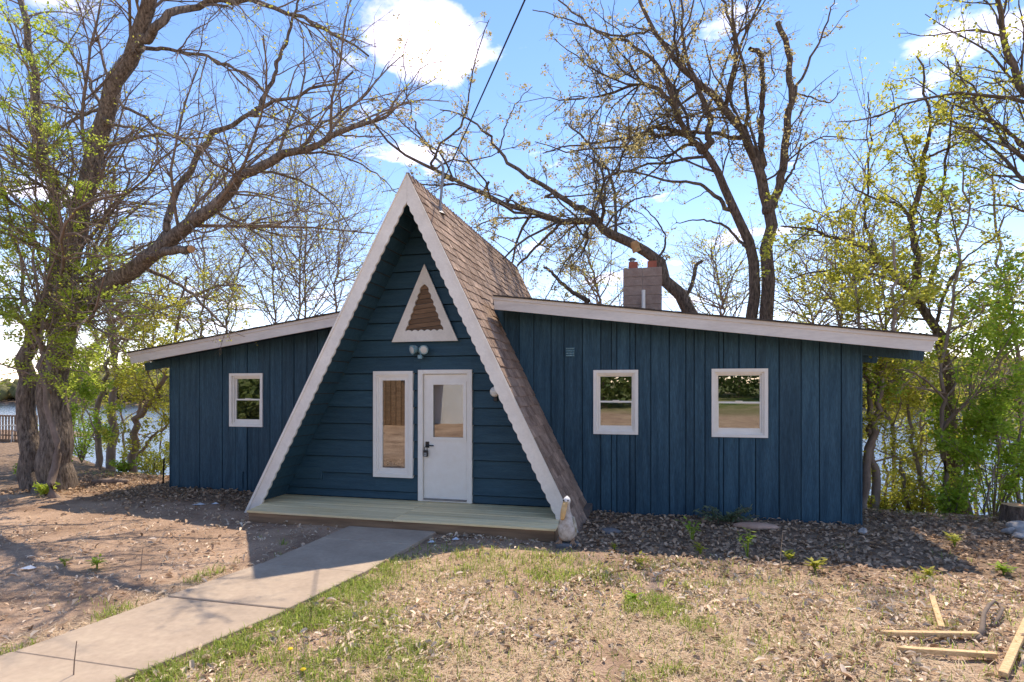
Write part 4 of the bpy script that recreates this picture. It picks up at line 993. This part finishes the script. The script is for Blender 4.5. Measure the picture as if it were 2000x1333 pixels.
c_ = at(374, 487, 7.84); MB().lathe([(0,.012),(.058,.012),(.062,0),(.062,-.02)], c_, at(374,487,7.84)-at(345,490,7.9), 18).build('cut_face', M['cutwood'], big_tree)
# young feathery tree in front of it
young = tree('young_tree', 'slender young tree with feathery bright leaves before the massive trunk', [
    (T(7.9, (113,978), (108,930), (103,860), (98,800), (88,740), (82,690), (76,650), (52,590), (30,500), (10,400), (-10,280)), .075, .02),
    (T(7.9, (92,760), (88,690), (84,620), (70,520), (62,420), (70,300), (60,180), (40,60)), .045, .01),
    (T(7.9, (76,650), (90,560), (85,470), (100,380)), .03, .008),
    (T(7.9, (52,590), (20,560), (-40,520)), .03, .008),
    (T(7.9, (62,420), (110,395), (160,400), (215,430)), .018, .005), (T(7.9, (68,300), (120,270), (180,290)), .016, .005),
    (T(7.9, (60,180), (100,150), (150,190)), .015, .005), (T(7.9, (40,60), (70,30), (110,60)), .014, .005), (T(7.9, (40,60), (20,40), (-10,20)), .012, .005),
    (T(7.9, (84,620), (140,590), (200,600), (250,640)), .018, .005), (T(7.9, (80,660), (130,690), (180,740)), .016, .005), (T(7.9, (70,520), (130,480), (190,480), (235,450)), .018, .005),
    (T(7.9, (62,420), (20,380), (-30,370)), .016, .005), (T(7.9, (66,250), (30,200), (-10,190)), .016, .005), (T(7.9, (82,690), (40,690), (-10,720)), .016, .005)],
    M['bark_young'], M['leaf_fir'], 8, lv=((3.2,.26,(40,80),.0,.1),(6,.5,(30,60),-.04,.12),(7,.6,(25,60),0,.15)), nleaf=19000, lsize=(.03,.065), cap=(170,1100,4200), jit=.05)
# oak with twin trunks behind the right wing
Yo = 15.5
tree('oak_tree', 'dark twin-trunked oak standing behind the right wing', [
    (T(Yo, (1474,900), (1473,700), (1472,622), (1470,500), (1448,428), (1410,355), (1376,295), (1345,268), (1325,230), (1290,182), (1235,165), (1170,190), (1100,195)), .195, .02),
    (T(Yo, (1494,900), (1494,700), (1493,622), (1500,500), (1500,415), (1490,360), (1470,300), (1445,250), (1400,200), (1365,165), (1330,130), (1295,90), (1265,40), (1240,-40)), .21, .04),
    (T(Yo, (1502,420), (1520,370), (1530,320), (1536,250), (1545,180), (1541,110), (1519,44)), .14, .06),
    (T(Yo, (1490,350), (1486,280), (1487,200), (1488,120), (1480,100), (1464,95)), .12, .05),
    (T(Yo, (1376,295), (1385,250), (1372,200), (1355,150), (1335,90), (1330,0)), .13, .03),
    (T(Yo, (1418,200), (1435,130), (1432,65), (1410,0)), .08, .03),
    (T(Yo, (1432,75), (1470,40), (1495,0)), .05, .02),
    (T(Yo, (1422,410), (1395,380), (1362,360), (1300,352), (1230,335), (1180,330)), .08, .015),
    (T(Yo, (1452,480), (1410,440), (1370,430), (1320,435)), .06, .012),
    (T(Yo, (1345,268), (1290,250), (1230,270), (1150,280), (1060,300)), .09, .015),
    (T(Yo, (1440,270), (1390,260), (1330,262), (1270,262), (1200,250)), .08, .012),
    (T(Yo, (1536,240), (1560,170), (1590,100), (1615,40), (1630,0)), .06, .012),
    (T(Yo, (1545,180), (1580,190), (1620,200), (1640,180)), .04, .01),
    (T(Yo, (1520,370), (1550,330), (1565,280)), .06, .02),
    (T(Yo, (1325,230), (1300,150), (1240,90), (1160,60), (1090,0)), .09, .02),
    (T(Yo, (1500,415), (1480,220), (1510,150), (1500,60)), .03, .01),
    (T(Yo, (1275,60), (1200,70), (1120,40), (1040,20)), .05, .012)],
    M['bark_oak'], M['leaf_oak'], 11, lv=((1.9,.42,(30,75),.06,.26),(3.4,.48,(30,70),.03,.3),(5,.5,(30,65),.0,.3)), nleaf=14000, lsize=(.04,.08), cap=(330,2600,6500), jit=.02, limb_rough=.07, cluster=5, leaf_t=.5)
# oak whose great limb leans over the roof from behind the chimney
Yo = 14.6
lean = tree('leaning_oak', 'oak with one great limb leaning left over the roof from behind the chimney', [
    (T(Yo, (1400,760), (1372,660), (1345,605), (1310,555), (1280,510), (1238,478), (1192,455), (1165,432), (1140,432), (1090,432), (1000,402), (940,375), (885,352), (815,322), (765,280), (720,225), (700,190)), .215, .015),
    (T(Yo, (1165,432), (1150,412), (1120,400), (1080,375), (1010,335), (975,295), (950,262), (910,230), (860,215)), .12, .015),
    (T(Yo, (885,352), (845,325), (850,305), (900,245), (915,190), (930,110), (955,40)), .06, .012),
    (T(Yo, (850,305), (815,250), (795,190), (790,110), (805,30)), .04, .008),
    (T(Yo, (1095,438), (1060,470), (1010,520)), .05, .03),
    (T(Yo, (1140,432), (1090,430), (1040,425), (960,430), (925,445)), .07, .012),
    (T(Yo, (1065,385), (1100,385), (1150,380), (1220,375)), .04, .01),
    (T(Yo, (1180,450), (1200,420), (1240,390), (1290,380)), .05, .012),
    (T(Yo, (1280,510), (1300,480), (1290,440), (1250,400)), .05, .012),
    (T(Yo, (945,378), (950,365), (955,355)), .045, .035), (T(Yo, (990,398), (998,385), (1002,380)), .04, .03),
    (T(Yo, (1330,590), (1350,560), (1360,520), (1372,510)), .06, .04),
    (T(Yo, (1150,590), (1110,565), (1075,530), (1062,522)), .07, .03),
    (T(Yo, (975,295), (990,240), (1010,200), (1040,170)), .03, .008)],
    M['bark_oak'], M['leaf_oak'], 12, lv=((1.7,.36,(35,80),.08,.28),(3.4,.48,(30,70),.04,.3),(5,.5,(30,65),.0,.3)), nleaf=11000, lsize=(.04,.08), cap=(200,1500,4000), jit=.02, limb_rough=.07, cluster=5, leaf_t=.5)
c_ = at(1238, 473, 14.5); MB().lathe([(0,.02),(.085,.02),(.10,-.05),(.12,-.25)], c_, (-.35,-.25,.9), 16).build('cut_face', M['cutwood'], lean)
# tree at the right end of the house
Yq = 13.0
tree('elm_tree', 'curving dark tree with yellow-green leaves just right of the house', [
    (T(Yq, (1862,1060), (1858,930), (1857,850), (1850,770), (1842,690), (1826,648), (1800,600), (1765,555), (1715,505), (1675,480), (1620,460), (1570,446), (1525,442)), .17, .015),
    (T(Yq, (1790,585), (1788,530), (1792,490), (1782,440), (1795,370), (1808,310), (1815,250), (1806,175), (1790,110)), .12, .015),
    (T(Yq, (1782,440), (1765,410), (1740,395), (1690,380), (1650,350)), .06, .012),
    (T(Yq, (1765,555), (1720,540), (1660,525), (1600,530), (1540,545)), .06, .012),
    (T(Yq, (1800,600), (1830,500), (1835,400), (1850,300), (1860,200), (1850,120)), .06, .012),
    (T(Yq, (1808,310), (1850,290), (1900,270), (1950,260)), .04, .01),
    (T(Yq, (1715,505), (1690,440), (1695,360), (1700,260), (1695,180)), .05, .01),
    (T(Yq, (1826,648), (1850,560), (1890,500), (1950,460)), .05, .01),
    (T(Yq, (1800,345), (1770,290), (1750,230), (1740,160)), .035, .008)],
    M['bark_oak'], M['leaf_yel'], 13, lv=((2.4,.38,(30,70),.06,.2),(4,.48,(30,65),.02,.24),(5,.5,(30,60),.0,.25)), nleaf=10000, lsize=(.04,.085), cap=(260,1700,4600), jit=.06)
tree('ash_tree', 'thin-branched tree hanging into the upper right corner', [
    (T(11.5, (2120,1020), (2110,700), (2085,450), (2030,260), (1990,160), (1960,60), (1940,-60)), .14, .03),
    (T(11.5, (2060,350), (2010,300), (1960,250), (1900,200), (1870,120)), .05, .01),
    (T(11.5, (2085,450), (2020,420), (1950,400), (1900,410)), .04, .01),
    (T(11.5, (2100,640), (2040,600), (1980,590), (1900,600)), .05, .01),
    (T(11.5, (1990,160), (2000,80), (1990,0)), .03, .01)],
    M['bark_oak'], M['leaf_yel'], 14, lv=((2.6,.4,(25,60),.03,.16),(4.2,.5,(25,60),.0,.2),(5,.5,(30,60),.0,.22)), nleaf=4200, lsize=(.035,.075), cap=(150,800,2400), jit=.05)
# saplings on the bluff: (label, plane, trunk pixels, radius, leaf, leaf count)
sap = [
 ('pale leaning sapling nearest the right corner of the house', 11.2, [(1687,1020),(1691,902),(1707,839),(1717,776),(1728,716),(1742,640),(1750,560),(1745,470)], .085, 'leaf_yel', 1500),
 ('pale brown sapling crossing behind the leaning one at right', 11.5, [(1708,1020),(1707,915),(1701,852),(1698,789),(1691,713),(1680,640),(1672,560)], .085, 'leaf_yel', 1500),
 ('thin dark forked sapling between house corner and curving tree', 11.8, [(1771,1010),(1761,931),(1751,893),(1742,836),(1737,776),(1736,726),(1728,600),(1715,500)], .055, 'leaf_yel', 1900),
 ('straight dark sapling in front of the curving tree', 11.6, [(1841,1020),(1840,884),(1841,789),(1842,700),(1870,560),(1885,420),(1880,300)], .065, 'leaf_grn', 2200),
 ('short leaning dark trunk left of the curving tree', 12.2, [(1822,1020),(1806,960),(1790,900),(1775,800),(1770,700)], .08, 'leaf_yel', 1500),
 ('brown sapling with broken top right of the curving tree', 12.0, [(1893,1020),(1890,946),(1885,883),(1884,840),(1895,740),(1905,640)], .06, 'leaf_grn', 2200),
 ('whip-thin bent sapling near the stump', 11.3, [(1921,1020),(1928,972),(1940,931),(1950,868),(1945,760),(1960,640)], .03, 'leaf_grn', 2400),
 ('bushy green sapling at the right edge above the stump', 11.6, [(1990,1020),(1985,900),(1990,780),(1975,660),(1980,560)], .04, 'leaf_grn', 2400),
 ('tall sapling cut by the right edge of the picture', 13.5, [(2010,1020),(1998,850),(1985,700),(1960,560),(1945,430),(1940,330)], .07, 'leaf_yel', 2200),
 ('slim trunk left of the twin oak behind the roof', 16.5, [(1745,900),(1738,700),(1720,620),(1718,560),(1690,480),(1680,380)], .06, 'leaf_yel', 1300),
 ('slender upright tree with yellow buds just left of the curving tree crown', 17.0, [(1640,900),(1640,650),(1665,540),(1668,440),(1690,330),(1700,200)], .07, 'leaf_yel', 2200),
 ('mossy leaf-wrapped trunk nearest the massive tree on the left bluff', 11.6, [(192,975),(192,883),(194,807),(200,748),(214,700),(222,640),(250,560),(262,470)], .10, 'leaf_grn', 2600),
 ('thick straight trunk in the middle of the left bluff', 12.4, [(216,975),(219,856),(224,761),(226,694),(220,640),(212,560),(215,440),(225,330)], .135, 'leaf_yel', 1800),
 ('forked leaning tree next to the left corner of the house', 11.4, [(255,965),(262,856),(275,807),(297,780),(318,743),(335,690),(352,620),(365,540)], .11, 'leaf_yel', 2600),
 ('slanting dark branchy stem running to the left wall corner', 11.9, [(262,900),(285,868),(305,848),(335,823),(380,770),(420,700)], .06, 'leaf_yel', 1200),
 ('second slim fork rising beside the forked leaning tree', 11.7, [(262,850),(276,785),(289,734),(300,660),(300,580)], .06, 'leaf_yel', 1200),
 ('thin-stemmed green sapling behind the massive trunk', 10.9, [(198,965),(192,900),(186,850),(170,800),(155,770),(150,700)], .03, 'leaf_grn', 2200),
 ('arching tree reaching over the left wing roof', 13.0, [(120,960),(140,800),(160,722),(189,675),(221,645),(270,610),(330,600),(420,560),(480,560)], .12, 'leaf_yel', 2200),
 ('thin upright tree left of the others behind the left wing', 17.0, [(395,760),(393,640),(397,540),(402,430),(415,330)], .07, 'leaf_yel', 1300),
 ('thin straight tree at the middle of the left wing roof', 17.5, [(538,760),(537,620),(532,500),(530,400),(545,300)], .055, 'leaf_yel', 1300),
 ('left one of two close thin trees beside the A-frame', 18.0, [(583,760),(584,600),(587,480),(582,380),(575,300)], .06, 'leaf_yel', 1200),
 ('right one of two close thin trees beside the A-frame', 18.3, [(597,760),(596,600),(598,480),(606,380),(620,290)], .06, 'leaf_yel', 1200),
 ('low spreading tree behind the left eave', 15.0, [(440,800),(442,650),(455,570),(480,480),(470,400)], .06, 'leaf_yel', 1600),
 ('slim tree behind the left edge of the steep roof', 17.0, [(650,760),(655,600),(660,500),(665,420),(680,340)], .055, 'leaf_yel', 1300),
 ('distant bushy tree behind the chimney', 20.0, [(1180,760),(1180,640),(1165,560),(1150,500),(1160,430)], .09, 'leaf_yel', 2200),
 ('distant bushy tree between chimney and twin oak', 21.0, [(1400,800),(1405,660),(1415,600),(1400,540),(1390,480)], .09, 'leaf_yel', 2200),
 ('slim leafy tree far right behind the tall shrubs', 15.5, [(1960,1010),(1955,860),(1965,700),(1950,600),(1955,520)], .06, 'leaf_yel', 2600),
 ('slim yellow tree between forked sapling and curving tree', 15.0, [(1800,1005),(1798,880),(1805,760),(1795,690)], .06, 'leaf_yel', 2600),
 ('thin yellow tree behind the right rafter tails', 16.0, [(1725,1000),(1730,880),(1722,780),(1730,700)], .05, 'leaf_yel', 2200),
 ('slim yellow tree behind the broken sapling', 16.5, [(1905,1005),(1912,880),(1905,760),(1920,640)], .06, 'leaf_yel', 2600),
 ('slim yellow tree seen between trunk and left bluff trees', 15.0, [(160,960),(165,860),(158,760),(170,690)], .06, 'leaf_yel', 2200),
 ('thin yellow tree just left of the left wall corner', 14.5, [(318,955),(312,880),(320,800),(314,740)], .05, 'leaf_yel', 2200),
 ('slim yellow tree in the middle gap of the left bluff', 16.0, [(240,955),(243,860),(236,780),(245,700),(250,620)], .06, 'leaf_yel', 2400),
 ('small yellow tree behind the right end of the roof', 19.0, [(1590,800),(1590,660),(1585,610),(1570,560),(1580,500)], .08, 'leaf_yel', 2000),
]
for k, (lab, Y, px, r0, lf, nl) in enumerate(sap):
    pts = T(Y, *px); b0 = np.array(pts[0]); b0[2] = min(b0[2], float(hgt(b0[0], b0[1]))-.1)
    if pts[0][2] > b0[2]+.05: pts = [b0]+pts
    tree('sapling', lab, [(pts, r0, r0*.2)], M['bark_young'], M[lf], 100+k,
         lv=((4.0,.36,(35,75),.12,.16),(4.6,.48,(30,65),.05,.2),(5,.5,(30,60),.0,.22)), nleaf=int(nl*1.35), lsize=(.04,.085), cap=(60,380,1000), sides=9, jit=.06, group='saplings and slim trees on the bluff')
# undergrowth on the crest
def shrub(px, py, Y, w_, h, lf, label, n=900, name='shrub'):
    p = at(px, py, Y); p[2] = float(hgt(p[0], p[1])); e_ = empty(name, tuple(p), label, 'shrub', 'shrubs on the bluff edge'); r = np.random.default_rng(int(px))
    mb = MB(); pts = []
    for k in range(14):
        a_ = r.uniform(0, 6.28); q = r.uniform(.2, 1)*w_; tip = p+np.array((q*math.cos(a_), q*math.sin(a_), h*r.uniform(.5, 1)))
        mid = p+(tip-p)*.5+np.array((0,0,.1*h)); mb.tube([p, mid, tip], [.012,.008,.003], 5)
        m_ = n//14; t = r.uniform(.3, 1, m_)[:,None]; pts.append(p+(tip-p)*t+r.normal(0, .10*h, (m_,3)))
    mb.build('stem', M['twig'], e_); pts = np.concatenate(pts)
    leaves_mesh('foliage', pts, r.uniform(.04, .085, len(pts)), M[lf], e_, up=.15, kind=None, asp=.6)
shrub(48, 950, 9.6, .3, .35, 'leaf_grn', 'small bright shrub left of the massive trunk', 500)
shrub(90, 965, 8.0, .3, .25, 'leaf_fir', 'low feathery shrub at the foot of the young tree', 400)
shrub(245, 940, 11.3, .35, .35, 'leaf_grn', 'small green shrub beside the fallen log', 500)
shrub(160, 900, 12.5, .8, 1.6, 'leaf_grn', 'tall leafy shrub right of the massive trunk', 1500)
shrub(300, 930, 12.5, .9, 1.3, 'leaf_yel', 'yellowish shrub at the left corner of the house', 1300)
shrub(1730, 1000, 11.6, .6, .6, 'leaf_yel', 'low yellow shrub at the right corner of the house', 900)
shrub(1800, 1000, 11.9, .7, .9, 'leaf_yel', 'yellow shrub before the leaning dark trunk', 1200)
shrub(1862, 1000, 11.2, .5, .7, 'leaf_grn', 'bright green shrub at the foot of the curving tree', 1100)
shrub(1940, 1000, 12.0, .9, 2.0, 'leaf_grn', 'tall loose shrub left of the stump', 1000)
shrub(2000, 990, 12.4, 1.0, 2.6, 'leaf_grn', 'tallest green shrub at the right edge', 1300)
shrub(1770, 980, 14.0, 1.3, 2.6, 'leaf_yel', 'wide yellow thicket behind the forked sapling', 1300)
shrub(1880, 980, 14.5, 1.3, 2.8, 'leaf_yel', 'wide yellow thicket behind the broken sapling', 1300)

# ------------------------------------------------------------------ far shore
n = 5200; r = np.random.default_rng(3)
x = r.uniform(-520, 520, n); y = r.uniform(333, 470, n); z = hgt(x, y); s_ = r.uniform(2.2, 5.0, n); h_ = r.uniform(.8, 1.7, n)
t_ = (1+5**.5)/2; ico = np.array([(-1,t_,0),(1,t_,0),(-1,-t_,0),(1,-t_,0),(0,-1,t_),(0,1,t_),(0,-1,-t_),(0,1,-t_),(t_,0,-1),(t_,0,1),(-t_,0,-1),(-t_,0,1)])/1.9
icf = np.array([(0,11,5),(0,5,1),(0,1,7),(0,7,10),(0,10,11),(1,5,9),(5,11,4),(11,10,2),(10,7,6),(7,1,8),(3,9,4),(3,4,2),(3,2,6),(3,6,8),(3,8,9),(4,9,5),(2,4,11),(6,2,10),(8,6,7),(9,8,1)])
V = (ico[None]*(1+r.normal(0, .22, (n,12,1))))*s_[:,None,None]*np.stack([np.ones(n),np.ones(n),h_],1)[:,None,:]+np.stack([x, y, z+s_*h_*.8+r.uniform(0, 5, n)],1)[:,None,:]
tag(fast_mesh('far_woods', V.reshape(-1,3), [(np.arange(n)[:,None,None]*12+icf[None]).reshape(-1,3)], M['farwood']), kind='stuff')

# ------------------------------------------------------------------ neighbour's deck and chair at the left edge
nd = empty('neighbour_deck', (-24.5, 17.5, -1.7), 'grey raised wooden deck with railing at the left edge', 'deck')
NX0, NX1, NY0, NY1 = -31, -23.2, 17.2, 21
for k in range(14): MB().box(NX0, NX1, NY0+k*.27, NY0+k*.27+.262, -.06, -.02).build('plank', M['oldwood'], nd)
MB().box(NX0, NX1, NY0-.04, NY0-.005, -.36, -.02).build('rim_joist', M['oldwood'], nd)
for x in (NX0+.1, -27, NX1-.1): MB().box(x-.07, x+.07, NY0+.05, NY0+.19, -2.6, -.06).build('post', M['oldwood'], nd)
MB().box(NX0, NX1, NY0-.02, NY0+.05, .86, .92).box(NX0, NX1, NY0, NY0+.03, .10, .16).build('rail', M['oldwood'], nd)
for k in range(50): MB().box(NX0+.05+k*.158, NX0+.09+k*.158, NY0-.01, NY0+.03, -.02, .86).build('baluster', M['oldwood'], nd)
cx_, cy_ = at(24, 935, 16.2)[0], 16.2; cz_ = G(cx_, cy_)
lc = empty('lawn_chair', (cx_, cy_, cz_), 'tan sling lawn chair below the neighbouring deck', 'chair')
MB().add([(cx_-.28,cy_-.25,cz_+.42),(cx_+.28,cy_-.25,cz_+.42),(cx_+.28,cy_+.22,cz_+.36),(cx_-.28,cy_+.22,cz_+.36)], [(0,1,2,3)]).build('seat', M['sling'], lc)
MB().add([(cx_-.28,cy_+.22,cz_+.36),(cx_+.28,cy_+.22,cz_+.36),(cx_+.36,cy_+.45,cz_+.98),(cx_-.2,cy_+.45,cz_+.98)], [(0,1,2,3)]).build('backrest', M['sling'], lc)
for sx_ in (-.29, .29):
    for sy_ in (-.25, .25): MB().tube([(cx_+sx_,cy_+sy_,cz_-.02),(cx_+sx_,cy_+sy_*.8,cz_+.4)], .014, 6).build('leg', M['grey'], lc)
    MB().tube([(cx_+sx_,cy_-.28,cz_+.6),(cx_+sx_,cy_+.3,cz_+.6)], .016, 6).build('armrest', M['grey'], lc)

# ------------------------------------------------------------------ what the window panes mirror: the yard behind the photographer
sd_ = empty('shed', (-12, -6, .4), 'weathered shed with brown shingled roof behind the photographer', 'shed')
MB().box(-14.5, -9.6, -9, -5.6, -.2, 2.6).build('wall', M['oldwood'], sd_)
rs = MB(); rs.prism([(-15.0, 2.3), (-12.0, 4.6), (-9.0, 2.3), (-9.0, 2.15), (-12.0, 4.4), (-15.0, 2.15)], -9.4, -5.1); rs.build('roof', M['shingle'], sd_)
MB().bar((-15.0,-5.09,2.2),(-12.0,-5.09,4.5), .04, .25, (0,-1,0)).bar((-12.0,-5.09,4.5),(-9.0,-5.09,2.2), .04, .25, (0,-1,0)).build('rake_board', M['blue_h'], sd_)
for k in range(20): MB().box(-14.4+k*.24, -14.19+k*.24, -5.59, -5.55, .1, 2.3).build('siding_board', M['oldwood'], sd_)
gw = empty('garage', (-7, -7, .4), 'white block garage behind the photographer', 'garage')
MB().box(-9.5, -5.5, -10, -6.4, 0, 3.0).build('wall', M['wallwhite'], gw)
MB().prism([(-9.9, 2.9), (-7.5, 4.3), (-5.1, 2.9), (-5.1, 2.8), (-9.9, 2.8)], -10.3, -6.1).build('roof', M['shingle'], gw)
fe = empty('picket_fence', (-11, -2.5, .2), 'old board fence behind the photographer', 'fence')
for k in range(16): MB().box(-13.2+k*.2, -13.04+k*.2, -2.62, -2.59, .15, 1.25+random.uniform(-.06, .06)).build('picket', M['oldwood'], fe)
MB().box(-13.3, -10, -2.585, -2.54, .9, .98).build('rail', M['oldwood'], fe)
for k, (x, y, h) in enumerate(((3,-22,7),(7,-19,8),(11,-24,8),(-2,-26,8),(15,-17,7),(-16,-22,8),(20,-25,9))):
    zg = G(x, y)
    tree('yard_tree', ['leafy tree nearest the road behind the photographer','left one of the trees behind the photographer','broad tree far behind the photographer','tree straight behind the photographer','tree at the right behind the photographer','tree behind the shed','farthest tree behind the photographer'][k],
         [([(x,y,zg-.2),(x+.1,y,zg+h*.3),(x-.1,y+.2,zg+h*.6),(x+.3,y,zg+h)], .22, .04), ([(x,y,zg+h*.3),(x+1.2,y,zg+h*.55),(x+2.2,y,zg+h*.8)], .1, .02), ([(x,y,zg+h*.35),(x-1.2,y+.3,zg+h*.6),(x-2.,y,zg+h*.85)], .1, .02)],
         M['bark_oak'], M['leaf_grn'], 200+k, nleaf=1600, lsize=(.15,.3), cap=(40,160,260), jit=.2, group='trees behind the photographer')
for k, (x, y, w_, h) in enumerate(((-3,-15,2.2,3.0),(.5,-17,2.4,3.2),(5.5,-24,2.6,3.2),(10,-21,2.4,3.0),(2.5,-27,2.6,3.4),(-7,-19,2.4,3.2),(-19,-4,2.6,3.6),(-23,-8,2.8,4),(-16,-1.5,1.6,2.6))):  # last three shrubs are added only to darken the left window's reflection
    zg = G(x, y); e_ = empty('yard_shrub', (x, y, zg), ['leafy shrub nearest behind the photographer','second shrub behind the photographer','shrub by the road behind the photographer','shrub at the far right behind the photographer','farthest shrub behind the photographer','shrub beside the garage behind the photographer','shrub added left of the shed to darken the left window reflection','largest shrub added to darken the left window reflection','small shrub added before the fence to darken the left window reflection'][k], 'shrub', 'shrubs behind the photographer')
    r = np.random.default_rng(300+k); q = r.normal(size=(1500,3)); q /= np.linalg.norm(q, axis=1)[:,None]; q *= r.uniform(.5, 1, (1500,1))
    pts = np.array((x, y, zg+h*.5))+q*np.array((w_, w_, h*.55)); MB().tube([(x,y,zg-.1),(x,y,zg+h*.5)], [.08,.03], 6).build('stem', M['twig'], e_)
    leaves_mesh('foliage', pts, r.uniform(.2, .4, len(pts)), M['shrub_leaf'], e_, up=.15, kind=None, asp=.6)
